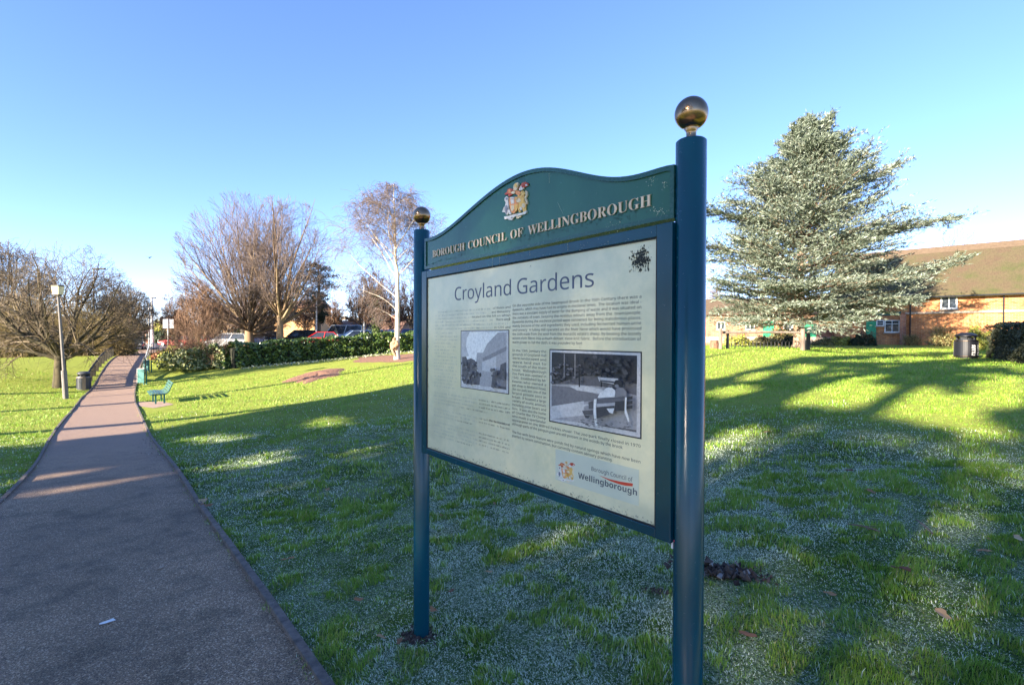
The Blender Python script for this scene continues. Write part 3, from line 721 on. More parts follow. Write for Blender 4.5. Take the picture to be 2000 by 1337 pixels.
S += [([C1(*p) for p in [(610,200),(740,200),(690,300),(680,420),(720,560),(610,570)]], .80)]
S += [([C1(*p) for p in [(840,640),(850,510),(940,510),(1000,380),(1150,220),(1265,215),(1265,1040),(1100,1010),(900,1000)]], .72), ([C1(*p) for p in [(930,590),(1265,420),(1265,480),(950,640)]], .60),
      ([C1(*p) for p in [(930,640),(1130,560),(1130,740),(1090,800),(930,770)]], .82), ([C1(*p) for p in [(615,570),(680,565),(700,610),(760,590),(820,620),(850,700),(840,760),(900,820),(895,985),(640,965),(615,900)]], .42)]
S += [([C1(*p) for p in [(910,790),(1080,830),(1060,1000),(890,985)]], .70), ([C1(*p) for p in [(1080,830),(1130,770),(1180,760),(1190,680),(1265,640),(1265,1040),(1060,1010)]], .38), ([C1(*p) for p in [(1140,880),(1265,900),(1265,1000),(1140,990)]], .56)]
S += [(circ(*C1(905, 830), .02, 1.9, 9, .2), .12)]
for i in range(70):
    x = 620 + rs.random() * 240; y = 640 + rs.random() * 330; S.append((circ(*C1(x, y), .012 + .02 * rs.random(), .9, 6), [.30, .5, .38, .58][i % 4]))
for i in range(16): S.append((circ(*C1(1090 + rs.random() * 170, 700 + rs.random() * 300), .012 + .03 * rs.random(), 1, 6), [.3, .45][i % 2]))
sprint(panel, 'printed_photo', [(900,645),(994.5,643.5),(994.5,769.5),(900,756.5)], S)
# logo
lg = MB(); rect(lg, sgn(1085, 920, PW)[0], sgn(1248, 950, PW)[0], sgn(1248, 988, PW)[1], sgn(1248, 917, PW)[1], PW, PW + .0004)
lgo = lg.build('logo_label', simple('label_white', (.60, .62, .50), (.54, .57, .45), .5, scale=5), panel)
lt = MB(); zW = sgn(1244, 967, PW)[1]
place_text(lt, 'Wellingborough', sgn(1129.5, 945, PW)[0], sgn(1244.5, 955, PW)[0], zW, (sgn(1131, 920, PW)[1] - sgn(1131, 934.5, PW)[1]) * .76, PW + .0008, 'bold', 0, 3)
place_text(lt, 'Borough Council of', sgn(1155.5, 925, PW)[0], sgn(1236, 935, PW)[0], sgn(1234, 940, PW)[1], (sgn(1157, 913, PW)[1] - sgn(1157, 920, PW)[1]) * 1.15, PW + .0008, 'sans', 0, 3)
lt.build('lettering', m_ink, lgo)
sw = MB(); spoly(sw, [(1170,927.5),(1190,935),(1210,939.5),(1225,942),(1236,943.5),(1235.5,949),(1222,948),(1208,944.5),(1190,938)], PW + .0005, PW + .0009)
sw.build('swoosh', simple('swoosh_red', (.65, .06, .03), None, .5), lgo)
crest(lgo, 'coat_of_arms', lambda x, y: (1090 + (x - 330) / 19.0, 893.5 + (y - 210) / 23 + (x - 330) / 19 * .35), PW + .0004, .0003, m_crest)
# soot-black blistered patch on the paper, specks, grime along the lower edge
bs = MB()
for i in range(420):
    x = 1251 + rs.normal() * 8.5; y = 506 + rs.normal() * 12 - (x - 1251) * .25
    if abs(x - 1251) > 22 or abs(y - 506) > 27: continue
    u, z = sgn(x, y, PW); blobs(bs, [(u, z)], PW + .0003, .0006, .0048, asp=.8)
for x, y, r_ in ((993, 625, .002), (995, 621, .003), (938, 541, .001), (1035, 519, .0025), (1072, 845, .001), (903, 700, .001), (840, 640, .001), (1133, 680, .001)):
    for q in range(5):
        u, z = sgn(x + rs.normal(), y + rs.normal() * 1.6, PW); blobs(bs, [(u, z)], PW + .0003, r_ * .4, r_)
bs.build('soot_patch', simple('soot', (.03, .035, .03), (.012, .014, .012), .8), panel)
gm_ = MB()
for i in range(420):
    t = rs.random(); u = ui0 + t * (ui1 - ui0); z = zib + .002 + abs(rs.normal()) * .010; blobs(gm_, [(u, z)], PW + .0002, .001, .005)
for i in range(140):
    z = zib + rs.random() * (zit - zib); blobs(gm_, [(ui0 + abs(rs.normal()) * .008, z)], PW + .0002, .001, .004)
gm_.build('grime', simple('grime', (.33, .31, .20), (.40, .40, .30), .9), panel)
tg = MB(); p0 = np.array(SL(uo1 + .004, zb + .035, .03))
tg.tube([p0, p0 + (.004, 0, -.015), p0 + (.001, -.004, -.03)], .0035, 6).build('ribbon', simple('pink_ribbon', (.7, .02, .12), None, .5), signE)
tg = MB(); tg.box(p0 + (-.006, -.004, -.042), (.005, .003, .02)).build('ribbon', simple('white_ribbon', (.85, .8, .85), None, .5), signE)

# ================================================================== VEGETATION TOOLS
def norm(a): return a / (np.linalg.norm(a, axis=-1, keepdims=True) + 1e-12)
def tubes(mb, P, Rr, k=3, val=None):
    """P (m,s,3), Rr (m,s) -> all tubes at once"""
    m_, s_ = P.shape[:2]
    if m_ == 0: return
    T = np.empty_like(P); T[:, 1:-1] = P[:, 2:] - P[:, :-2]; T[:, 0] = P[:, 1] - P[:, 0]; T[:, -1] = P[:, -1] - P[:, -2]; T = norm(T)
    up = np.where(np.abs(T[:, :1, 2:]) < .9, np.array([0, 0, 1.]), np.array([1., 0, 0]))
    A_ = norm(np.cross(T, np.broadcast_to(up, T.shape))); B_ = np.cross(T, A_)
    a = np.arange(k) * 2 * math.pi / k
    V = P[:, :, None] + Rr[:, :, None, None] * (A_[:, :, None] * np.cos(a)[:, None] + B_[:, :, None] * np.sin(a)[:, None])
    base = (np.arange(m_)[:, None, None] * s_ + np.arange(s_ - 1)[None, :, None]) * k
    j = np.arange(k)[None, None]; j2 = (j + 1) % k
    F = np.stack([base + j, base + j2, base + k + j2, base + k + j], -1).reshape(-1, 4)
    vv = rng.random(m_) if val is None else np.full(m_, val)
    mb.add(V.reshape(-1, 3), F, np.repeat(vv, (s_ - 1) * k))
def edist(p, d, c, rad):
    """distance from p along d to the ellipsoid (c, rad); 0 outside"""
    q = (p - c) / rad; e = d / rad
    a = (e * e).sum(-1); b_ = (q * e).sum(-1); cc = (q * q).sum(-1) - 1
    D = b_ * b_ - a * cc; return np.where(D > 0, np.maximum(0, (-b_ + np.sqrt(np.maximum(D, 0))) / a), 0)
def lines(p, d, L, nseg, wander, trop):
    m_ = len(p); P = np.empty((m_, nseg + 1, 3)); P[:, 0] = p; d = norm(d); st = (L / nseg)[:, None]
    for i in range(nseg):
        P[:, i + 1] = P[:, i] + d * st
        d = norm(d + rng.normal(size=d.shape) * wander + np.asarray(trop) / nseg)
    return P
def kids(P, Rr, L, n_, t0, ang, ratio, nseg, wander, trop, rr, env=None, flat=0, t1=.98, lmin=.15):
    m_, s_ = P.shape[:2]; t = t0 + (t1 - t0) * (np.arange(n_)[None] + rng.random((m_, n_))) / n_
    x = t * (s_ - 1); i = np.minimum(x.astype(int), s_ - 2); f = (x - i)[..., None]; mi = np.arange(m_)[:, None]
    p = P[mi, i] * (1 - f) + P[mi, i + 1] * f; T = norm(P[mi, i + 1] - P[mi, i])
    r = Rr[mi, i] * (1 - f[..., 0]) + Rr[mi, i + 1] * f[..., 0]
    rn = rng.normal(size=T.shape)
    if flat: rn = np.cross(T, np.array([0, 0, 1.])) * np.where((np.arange(n_)[None] % 2 == 0), 1, -1)[..., None] + rn * (1 - flat) * .6
    side = norm(rn - (rn * T).sum(-1, keepdims=True) * T)
    a = R(ang) * (.7 + .6 * rng.random(T.shape[:2]))[..., None]
    d = T * np.cos(a) + side * np.sin(a)
    Lk = L[:, None] * ratio * (1 - .55 * t) * (.6 + .7 * rng.random(t.shape)) / .7
    p = p.reshape(-1, 3); d = norm(d.reshape(-1, 3)); Lk = Lk.ravel(); r = r.ravel()
    if env is not None: Lk = np.minimum(Lk, edist(p, d, *env) * (.6 + .55 * rng.random(len(Lk))))
    ok = Lk > lmin; p, d, Lk, r = p[ok], d[ok], Lk[ok], r[ok]
    Q = lines(p, d, Lk, nseg, wander, trop)
    r0 = np.minimum(r * rr, r * .9)
    return Q, r0[:, None] * np.linspace(1, .35, nseg + 1)[None], Lk
bark_tan = attr_mat('bark_tan', [(0, (.07, .045, .025)), (.5, (.22, .15, .09)), (1, (.34, .25, .15))], .9)
twig_brown = attr_mat('twig_brown', [(0, (.07, .04, .028)), (.5, (.16, .095, .06)), (1, (.26, .16, .10))], .9)
twig_olive = attr_mat('twig_olive', [(0, (.08, .06, .02)), (.5, (.20, .15, .06)), (1, (.34, .26, .12))], .9)
twig_purple = attr_mat('twig_purple', [(0, (.07, .052, .045)), (1, (.22, .165, .14))], .9)
bark_white = simple('bark_white', (.62, .56, .46), (.28, .22, .17), .85, scale=3, bmp=.3, st=(1, 1, .5))
bark_mossy = simple('bark_mossy', (.10, .08, .04), (.025, .022, .014), .95, scale=5, bmp=.8, st=(1, 1, .3))
twig_grey = attr_mat('twig_grey', [(0, (.04, .03, .022)), (.5, (.12, .09, .06)), (1, (.24, .19, .13))], .9)

def bare_tree(label, px, Y, pytop, halfw, dirs, levels, bark, twig, trunk_r=.3, trunk_h=2, env_low=.12, shift=0, group=None, name='bare_tree', limb_trop=(0, 0, .25), limb_r=.4, limb_wander=.05, trunk_lean=(0, 0), start=(.5, 1.0), minr=.011, rot=0, zsink=.15):
    """dirs: list of (azimuth deg, tilt from vertical deg) of the main limbs"""
    g = gp(px, Y); top = hz(pytop, px, Y) - g[2]
    root = empty(name, g, 0, label, 'tree', group)
    rx = halfw / 1000 * Y; zc = top * (.5 + env_low / 2); env = (np.array([shift / 1000 * Y, 0, zc]), np.array([rx, rx * .85, top - zc]))
    tr = MB(); th = np.array([[0, 0, -zsink], [trunk_lean[0] * .3, trunk_lean[1] * .3, trunk_h * .4], [trunk_lean[0], trunk_lean[1], trunk_h]])
    tr.tube(th, [trunk_r * 1.25, trunk_r, trunk_r * .85], 12)
    D = []; p0 = []
    for k, (az, ti) in enumerate(dirs):
        a, t_ = R(az), R(ti); D.append([math.sin(a) * math.sin(t_), math.cos(a) * math.sin(t_), math.cos(t_)])
        f = start[0] + (start[1] - start[0]) * ((k * .618) % 1); p0.append(th[1] * (1 - f) * 0 + np.array([trunk_lean[0] * f, trunk_lean[1] * f, trunk_h * f]))
    D = np.array(D); p0 = np.array(p0); L = edist(p0, D, *env) * (.80 + .24 * rng.random(len(D)))
    ns = 7; P = lines(p0, D, L, ns, limb_wander, limb_trop)
    r0 = trunk_r * limb_r * (.7 + .5 * rng.random(len(D))); Rr = np.maximum(r0[:, None] * np.linspace(1, .08, ns + 1)[None] ** .9, minr)
    tubes(tr, P, Rr, 7); tr.build('trunk', bark, root, True)
    cr = MB(); cur = (P, Rr, L)
    for lv in levels:
        Q, Rq, Lq = kids(*cur, lv['n'], lv.get('t0', .15), lv['ang'], lv['ratio'], lv.get('seg', 4), lv.get('w', .1), lv.get('trop', (0, 0, .1)), lv.get('rr', .5), env)
        Rq = np.maximum(Rq, minr); tubes(cr, Q, Rq, 3); cur = (Q, Rq, Lq)
    cr.build('crown', twig, root, True)
    return root, env, top
def fan(n_, lo, hi, seed=0):
    q = np.random.default_rng(seed); return [(360 * k * .618 + q.random() * 25, lo + (hi - lo) * ((k + .5) / n_) ** .8) for k in range(n_)]

# big fan shaped tree and its neighbour (hornbeams)
bare_tree('broad fan-shaped bare tree with many upright stems behind the hedge', 487, 50, 374, 128, fan(40, 2, 84, 1), [dict(n=9, ang=22, ratio=.42, t0=.12, trop=(0, 0, .3)), dict(n=6, ang=24, ratio=.55, trop=(0, 0, .25), seg=3), dict(n=4, ang=26, ratio=.7, trop=(0, 0, .15), seg=2)], bark_tan, twig_purple, .42, 2.6, .02, -12, limb_trop=(0, 0, .35), limb_r=.34, start=(.35, 1.0), minr=.0095)
bare_tree('tall rounded bare tree with forked pale trunk, right of the fan-shaped tree', 547, 48, 378, 95, fan(20, 2, 62, 5), [dict(n=9, ang=32, ratio=.42, t0=.2), dict(n=7, ang=34, ratio=.5, seg=3), dict(n=4, ang=36, ratio=.65, seg=2)], bark_tan, twig_purple, .30, 4.0, .12, 12, limb_trop=(0, 0, .5), limb_r=.5, start=(.5, 1), minr=.0095)
# big spreading tree at left
bare_tree('wide low bare tree with dark mossy limbs, standing behind the lamp post', 116, 27, 459, 165, [(80,42),(262,55),(285,35),(60,62),(100,55),(250,70),(20,30),(180,45),(330,60),(150,60),(225,38),(45,20),(300,75),(95,72)], [dict(n=9, ang=44, ratio=.62, t0=.22, w=.2, trop=(0, 0, .15), seg=5), dict(n=7, ang=46, ratio=.6, w=.2, seg=4), dict(n=5, ang=46, ratio=.6, w=.2, seg=3)], bark_mossy, twig_grey, .27, 1.9, -.30, -15, limb_trop=(0, 0, .3), limb_wander=.16, limb_r=.5, start=(.75, 1.0), minr=.0055, trunk_lean=(.05, 0))
bare_tree('large bare tree at the far left edge, behind the spreading tree', 10, 44, 470, 95, fan(16, 5, 60, 3), [dict(n=10, ang=38, ratio=.5, w=.15), dict(n=8, ang=40, ratio=.55, seg=3), dict(n=5, ang=40, ratio=.6, seg=2)], bark_mossy, twig_grey, .3, 2.2, .0, limb_trop=(0, 0, .4), minr=.012)
bare_tree('bare tree left of the far end of the path, beside the two white poles', 250, 62, 556, 56, fan(14, 5, 60, 8), [dict(n=9, ang=38, ratio=.5, w=.15), dict(n=7, ang=40, ratio=.55, seg=3), dict(n=5, ang=40, ratio=.6, seg=2)], bark_dark, twig_grey, .28, 2.2, .0, limb_trop=(0, 0, .4), minr=.015)
bare_tree('small bare tree between the spreading tree and the path', 200, 48, 520, 48, fan(12, 5, 65, 18), [dict(n=9, ang=38, ratio=.5, w=.15), dict(n=7, ang=40, ratio=.55, seg=3), dict(n=5, ang=40, ratio=.6, seg=2)], bark_dark, twig_grey, .2, 1.8, -.1, limb_trop=(0, 0, .3), minr=.012)
bare_tree('thin reddish bare tree at the left foot of the fan-shaped tree', 388, 44, 545, 48, fan(14, 3, 50, 9), [dict(n=9, ang=34, ratio=.5), dict(n=7, ang=36, ratio=.55, seg=3), dict(n=4, ang=38, ratio=.6, seg=2)], bark_tan, twig_brown, .12, 1.0, -.1, limb_trop=(0, 0, .3), minr=.011)
# birch
def birch():
    px, Y = 776, 33; g = gp(px, Y); top = hz(356, px, Y) - g[2]
    root = empty('birch_tree', g, 0, 'slender white-barked birch with drooping purple twigs and a gnarled burr at its foot', 'tree')
    s_ = Y / 1000.
    P = np.array([[-.02, 0, -.1], [-.02, 0, .5], [0, 0, 2], [.02, 0, 3.4], [-.0, 0, 4.6], [.02, 0, 5.4], [-.14, 0, 6.6], [-.15, 0, 8.2], [-.2, 0, 9.8], [-.25, 0, top * .99]])
    tr = MB().tube(P, [.24, .17, .155, .15, .14, .115, .09, .07, .04, .012], 12)
    starts = [(3.9, 262, 48, 5), (5.2, 280, 38, 5.6), (5.4, 85, 50, 4.0), (5.8, 265, 30, 4.4), (6.3, 60, 40, 3.2), (6.6, 300, 45, 3.6), (7.0, 120, 38, 3.4), (7.4, 240, 40, 3.2), (7.9, 90, 42, 2.8), (8.2, 290, 40, 2.8), (8.7, 60, 40, 2.2), (9.1, 250, 42, 2.2), (9.6, 100, 40, 1.6), (10, 280, 40, 1.5), (2.5, 284, 52, 2.0), (3.1, 275, 45, 3.2), (10.3, 180, 30, 1.0), (5.0, 0, 42, 3.6), (6.0, 180, 42, 3.8), (7.2, 10, 40, 3), (8, 190, 40, 2.6)]
    p = np.array([[np.interp(z, P[:, 2], P[:, 0]), 0, z] for z, a, t_, l in starts]); D = np.array([[math.sin(R(a)) * math.sin(R(t_)), math.cos(R(a)) * math.sin(R(t_)), math.cos(R(t_))] for z, a, t_, l in starts])
    L = np.array([l for *_, l in starts]) * .95; Q = lines(p, D, L, 7, .13, (0, 0, .25)); Rr = (.010 + L * .0075)[:, None] * np.linspace(1, .15, 8)[None]
    tubes(tr, Q, Rr, 7, .8); tr.build('trunk', bark_white, root, True)
    cr = MB()
    k1 = kids(Q, Rr, L, 9, .15, 40, .42, 5, .1, (0, 0, -.1), .5); tubes(cr, *k1[:2], 3)
    lead = P[5:][None]; k0 = kids(lead, np.array([[.11, .09, .07, .04, .02]]), np.array([5.0]), 18, .1, 50, .3, 5, .1, (0, 0, .1), .3); tubes(cr, *k0[:2], 3)
    for kk, n_ in ((k1, 6), (k0, 7)):
        k2 = kids(*kk, n_, .1, 45, .6, 4, .12, (0, 0, -.5), .5); tubes(cr, k2[0], np.maximum(k2[1], .008), 3)
        k3 = kids(k2[0], k2[1], k2[2], 5, .1, 40, .9, 4, .08, (0, 0, -1.6), .5, lmin=.1); tubes(cr, k3[0], np.maximum(k3[1], .0055), 3)
    cr.build('crown', twig_purple, root, True)
    bu = MB(); q = np.random.default_rng(4)
    for i in range(16):
        c_ = np.array([-.12 + q.normal() * .11, -.16 + q.normal() * .06, .95 + q.normal() * .2]); r_ = .07 + q.random() * .1
        bu.lathe([(r_ * math.sin(a), -r_ * math.cos(a)) for a in np.linspace(.2, 2.95, 7)], 9, c_)
    bu.tube([(-.28, -.1, 1.05), (-.35, -.18, .75), (-.2, -.2, .45), (-.05, -.12, .2)], [.06, .08, .09, .1], 8)
    bu.build('burr', simple('burr_bark', (.42, .28, .17), (.16, .09, .05), .95, scale=10, bmp=.9), root, True)
birch()
# background bare trees right of the pine
BT = [(655, 62, 572, 20, 'small thin bare tree behind the hedge, just right of the pine'), (706, 60, 505, 34, 'brown bare tree behind the hedge, left of the ivy-covered trunk'), (735, 52, 500, 40, 'bare tree with an ivy-covered trunk behind the hedge'), (762, 64, 535, 36, 'brown bare tree behind the birch trunk'), (803, 60, 520, 36, 'brown bare tree next to the left post of the notice board'), (595, 66, 560, 30, 'brown bare tree in front of the orange brick house'), (520, 64, 560, 60, 'low brown bare tree between the two big trees'), (440, 62, 590, 60, 'low brown bare tree behind the silver estate car'), (345, 64, 560, 34, 'small bare tree right of the two grey sign backs')]
for k, (px, Y, top, hw, lb) in enumerate(BT):
    r_, env, h_ = bare_tree(lb, px, Y, top, hw, fan(12, 4, 62, 20 + k), [dict(n=9, ang=38, ratio=.5, w=.14), dict(n=7, ang=40, ratio=.55, seg=3), dict(n=4, ang=40, ratio=.6, seg=2)], bark_dark if k in (0, 2) else bark_tan, twig_brown, .2, 2.4, -.05, limb_trop=(0, 0, .35), minr=.014, group='bare trees round the car park')
    if k == 2: ivyroot = r_
for px, Y, top, hw, lb in ((1408, 62, 545, 40, 'pinkish bare tree seen left of the cedar, beyond the brick houses'), (1885, 62, 436, 75, 'bare tree showing its top twigs over the long roof'), (2010, 64, 452, 50, 'bare treetop over the roof at the right edge of the picture')):
    bare_tree(lb, px, Y, top, hw, fan(12, 4, 55, px), [dict(n=8, ang=34, ratio=.5, w=.12), dict(n=6, ang=38, ratio=.55, seg=3), dict(n=3, ang=40, ratio=.6, seg=2)], bark_tan, twig_brown, .22, 2.6, .0, limb_trop=(0, 0, .35), minr=.012, group='bare trees beyond the brick buildings')

# ---- leaves
def leafquads(mb, P, size, asp=.6, up=.3, out=None, val=None):
    m_ = len(P); nrm = rng.normal(size=(m_, 3)); nrm[:, 2] += up
    if out is not None: nrm += out * 1.0
    nrm = norm(nrm); a = norm(np.cross(nrm, rng.normal(size=(m_, 3)))); bb = np.cross(nrm, a); s_ = size * (.6 + .8 * rng.random(m_))[:, None]
    mb.quads(P, a * s_, bb * s_ * asp, rng.random(m_) if val is None else val)
leaf_hedge = attr_mat('leaf_hedge', [(0, (.02, .045, .01)), (.6, (.06, .11, .02)), (1, (.16, .22, .05))], .35, spec=.5)
leaf_dark = attr_mat('leaf_dark', [(0, (.012, .022, .01)), (1, (.05, .07, .03))], .5)
leaf_yell = attr_mat('leaf_yellow', [(0, (.10, .13, .02)), (.5, (.28, .30, .05)), (1, (.50, .46, .10))], .5)
leaf_var = attr_mat('leaf_variegated', [(0, (.05, .08, .02)), (.55, (.16, .19, .06)), (1, (.50, .48, .26))], .5)
leaf_olive = attr_mat('leaf_olive', [(0, (.06, .06, .02)), (.5, (.17, .16, .06)), (1, (.32, .28, .12))], .6)
leaf_pine = attr_mat('leaf_pine', [(0, (.012, .022, .012)), (1, (.07, .085, .04))], .6)
leaf_russet = attr_mat('leaf_russet', [(0, (.14, .05, .02)), (1, (.45, .22, .12))], .7)
leaf_ivy = attr_mat('leaf_ivy', [(0, (.02, .04, .01)), (1, (.14, .19, .05))], .4)
def surf_bush(mb, c, rad, n_, size, lump=.25, seed=0, inner=.75):
    q = np.random.default_rng(seed); d = norm(q.normal(size=(n_, 3))); d[:, 2] = np.abs(d[:, 2]) * 1.0 - .12
    ph = q.random(6) * 6; f = 1 + lump * (np.sin(d[:, 0] * 5 + ph[0]) * np.sin(d[:, 1] * 6 + ph[1]) + .5 * np.sin(d[:, 0] * 11 + ph[2] + d[:, 2] * 9) * np.sin(d[:, 1] * 12 + ph[3]))
    r_ = inner + (1 - inner) * q.random(n_) ** .5
    P = np.array(c) + d * (np.array(rad) * (f * r_)[:, None]); leafquads(mb, P, size, out=d)
def twigs_up(mb, c, rad, n_, r_=.008, tilt=.6):
    p = np.zeros((n_, 3)) + np.array(c); p[:, :2] += rng.normal(size=(n_, 2)) * np.array(rad)[:2] * .25
    d = rng.normal(size=(n_, 3)) * tilt; d[:, 2] = 1; d = norm(d); L = edist(p, d, np.array(c) + [0, 0, rad[2] * .3], np.array(rad)) * (.75 + .4 * rng.random(n_))
    P = lines(p, d, L, 4, .1, (0, 0, 0)); Rr = r_ * np.linspace(1.6, .5, 5)[None] * np.ones((n_, 1)); tubes(mb, P, Rr, 3)
    k = kids(P, Rr, L, 7, .2, 35, .4, 3, .15, (0, 0, .1), .6); tubes(mb, k[0], np.maximum(k[1], r_ * .55), 3)
    k = kids(*k, 4, .2, 40, .6, 2, .15, (0, 0, .1), .6); tubes(mb, k[0], np.maximum(k[1], r_ * .5), 3)
def bush(label, px, Y, hw, pytop, mat_, n_=2500, size=.09, lump=.3, name='shrub', twig=None, ntw=0, depth=None, group=None, core=True, seed=None):
    g = gp(px, Y); h_ = hz(pytop, px, Y) - g[2]; rx = hw / 1000 * Y; root = empty(name, g, 0, label, 'shrub', group)
    dy = depth or rx * .8
    if mat_ is not None:
        mb = MB(); surf_bush(mb, (0, 0, h_ * .12), (rx, dy, h_ * .85), n_, size, lump, abs(int(px)) if seed is None else seed); mb.build('foliage', mat_, root)
    st = MB(); twigs_up(st, (0, 0, 0), (rx, dy, h_ * (.95 if mat_ is None else .8)), ntw or 14, .010 if mat_ is None else .014); st.build('stems', twig or twig_brown, root)
    return root
mb = MB(); P = np.stack([rng.normal(size=2600) * .26, rng.normal(size=2600) * .26, rng.random(2600) * 5.6], 1); leafquads(mb, P, .10, out=norm(P * [1, 1, 0])); mb.build('ivy', leaf_ivy, ivyroot)
# hedge behind the lawn
def hedge(label, pts, h_, th, mat_, dens, size, coremat, group=None, name='hedge', twiggy=0, wob=.12):
    c0 = np.array([pts[0][0], pts[0][1], h1(*pts[0][:2])]); root = empty(name, c0, 0, label, 'hedge', group)
    line = resample(np.array(pts), max(3, int(np.linalg.norm(np.array(pts[-1]) - np.array(pts[0])) / .4))); zz = H(line[:, 0], line[:, 1])
    d = np.gradient(line, axis=0); d /= np.linalg.norm(d, axis=1)[:, None]; nn = np.stack([-d[:, 1], d[:, 0]], 1)
    L_ = np.sum(np.linalg.norm(np.diff(line, axis=0), axis=1)); n_ = int(dens * L_ * (2 * h_ + th))
    t = rng.random(n_) * (len(line) - 1); i = np.minimum(t.astype(int), len(line) - 2); f = (t - i)[:, None]
    c = line[i] * (1 - f) + line[i + 1] * f; nv = nn[i]; z = zz[i] * (1 - f[:, 0]) + zz[i + 1] * f[:, 0]
    s_ = rng.random(n_) * (2 * h_ + th); off = np.where(s_ < h_, -th / 2, np.where(s_ < h_ + th, s_ - h_ - th / 2, th / 2)); hh = np.where(s_ < h_, s_, np.where(s_ < h_ + th, h_, s_ - h_ - th))
    wb = vnoise(c[:, 0] + c[:, 1], hh * 2 + off, .5, 3) - .5; top_w = (vnoise(c[:, 0], c[:, 1], .7, 12) - .5) * wob * 2
    off = off * (1 + wb * .5) + rng.normal(size=n_) * .03; hh = hh * (1 + top_w) + rng.normal(size=n_) * .035 + .03
    o3 = np.stack([nv[:, 0] * np.sign(off), nv[:, 1] * np.sign(off), (hh > h_ * .9) * 1.0], 1)
    P = np.stack([c[:, 0] + nv[:, 0] * off, c[:, 1] + nv[:, 1] * off, z + hh], 1) - c0
    mb = MB(); leafquads(mb, P, size, out=o3 * .8); mb.build('foliage', mat_, root)
    co = MB(); k = .40
    A4 = []
    for o_, z_ in ((-th * k, -.1), (-th * k, h_ * .86), (th * k, h_ * .86), (th * k, -.1)): A4.append(np.c_[line + nn * o_, zz + z_] - c0)
    V = np.stack(A4, 1).reshape(-1, 3); q = (np.arange(len(line) - 1)[:, None] * 4 + np.arange(3)[None]).ravel()
    co.add(V, np.stack([q, q + 1, q + 5, q + 4], -1)); m4 = (len(line) - 1) * 4; co.add(V, [(0, 1, 2, 3), (m4, m4 + 3, m4 + 2, m4 + 1)])
    co.build('inner_branches', coremat, root)
    return root
m_core = simple('hedge_core', (.03, .03, .015), (.012, .015, .008), .95, scale=20)
hedge('long clipped dark green laurel hedge along the back of the lawn, before the car park', [gp(452, 33)[:2], gp(520, 34.5)[:2], gp(620, 37)[:2], gp(720, 39)[:2], gp(860, 42)[:2], gp(1000, 44)[:2]], 1.45, 1.6, leaf_hedge, 260, .085, m_core)
hedge('dark neatly clipped hedge at the right edge of the lawn, beside the black litter bin', [pix(1978, 700, 22.8)[:2], pix(2068, 712, 17.4)[:2], pix(2190, 715, 13)[:2]], 1.42, 1.5, attr_mat('leaf_yew', [(0, (.02, .025, .015)), (1, (.09, .10, .06))], .6), 1400, .035, m_core, wob=.05)
bush('large mixed shrub with cream-edged leaves at the left end of the long hedge', 395, 33.5, 68, 672, leaf_var, 7000, .085, .35, twig=twig_brown, ntw=24)
bush('yellow-green shrub beside the path rail, left of the cream-edged shrub', 345, 36, 32, 674, leaf_yell, 2600, .08, .3)
bush('green leafy shrub where the long hedge begins', 455, 34, 42, 668, leaf_hedge, 4200, .09, .3)
bush('low russet bracken-like clump by the path rail', 316, 37, 16, 686, leaf_russet, 1300, .09, .4)
bush('thin pink-stemmed bare shrub standing in the cream-edged shrub', 392, 34, 50, 600, None, name='bare_shrub', twig=twig_brown, ntw=60)
bush('pale twiggy bare shrub left of the cream-edged shrub', 345, 44, 26, 640, None, name='bare_shrub', twig=twig_brown, ntw=40)
bush('big yellowish twiggy bush leaning over the timber rail', 226, 40, 38, 634, None, name='bare_shrub', twig=twig_olive, ntw=230)
bush('olive green bush behind the timber rail', 225, 42, 38, 652, leaf_olive, 2600, .09, .4)
L_ = [(18, 40, 60, 628, leaf_olive, 'olive evergreen bush at the left edge of the picture'), (70, 42, 50, 636, leaf_dark, 'dark evergreen bush behind the spreading tree, on its left'), (150, 42, 46, 632, leaf_olive, 'olive green bush behind the spreading tree, on its right'), (100, 44, 60, 618, leaf_olive, 'tallest olive bush straight behind the spreading tree'), (185, 44, 34, 642, leaf_dark, 'dark bush between the olive bush and the twiggy bush'), (-70, 42, 70, 600, leaf_dark, 'dark bush beyond the left edge')]
for px, Y, hw, top, m_, lb in L_: bush(lb, px, Y, hw, top, m_, 6000, .10, .4, twig=twig_olive, ntw=40, group='evergreen bushes at the left edge of the park')
for px, Y, hw, top in ((40, 39, 60, 610), (140, 40, 55, 615)): bush('thicket of bare olive twigs ' + ('left of' if px < 100 else 'right of') + ' the spreading tree trunk', px, Y, hw, top, None, name='bare_shrub', twig=twig_olive, ntw=150)
# pine and dark conifer
def pine(label, px, Y, top, layers, hw, n_=5200):
    g = gp(px, Y); h_ = hz(top, px, Y) - g[2]; root = empty('pine_tree', g, 0, label, 'tree'); tr = MB(); tr.tube([(0, 0, -.1), (.1, 0, h_ * .5), (0, 0, h_ * .97)], [.24, .18, .05], 9)
    cr = MB(); q = np.random.default_rng(int(px))
    for k in range(layers):
        f = .30 + .68 * k / (layers - 1); z = h_ * f; w = hw / 1000 * Y * (1.15 - .9 * abs(f - .72) / .45) * (.7 + .5 * q.random()); a = q.random() * 6.28; c = np.array([math.cos(a) * w * .55, math.sin(a) * w * .4, z])
        tr.tube([(0, 0, z - .5), c * [.6, .6, 1] - [0, 0, .2], c], [.06, .04, .02], 5)
        m_ = n_ // layers; P = q.normal(size=(m_, 3)) * np.array([w * .42, w * .42, h_ * .018]) + c; P[:, 2] -= .10 * ((P[:, 0] - c[0]) ** 2 + (P[:, 1] - c[1]) ** 2); leafquads(cr, P, .11, .35)
    tr.build('trunk', bark_tan, root, True); cr.build('crown', leaf_pine, root)
pine('dark pine with flat needle clumps and a long bare trunk behind the hedge', 622, 55, 514, 17, 34, 7000)
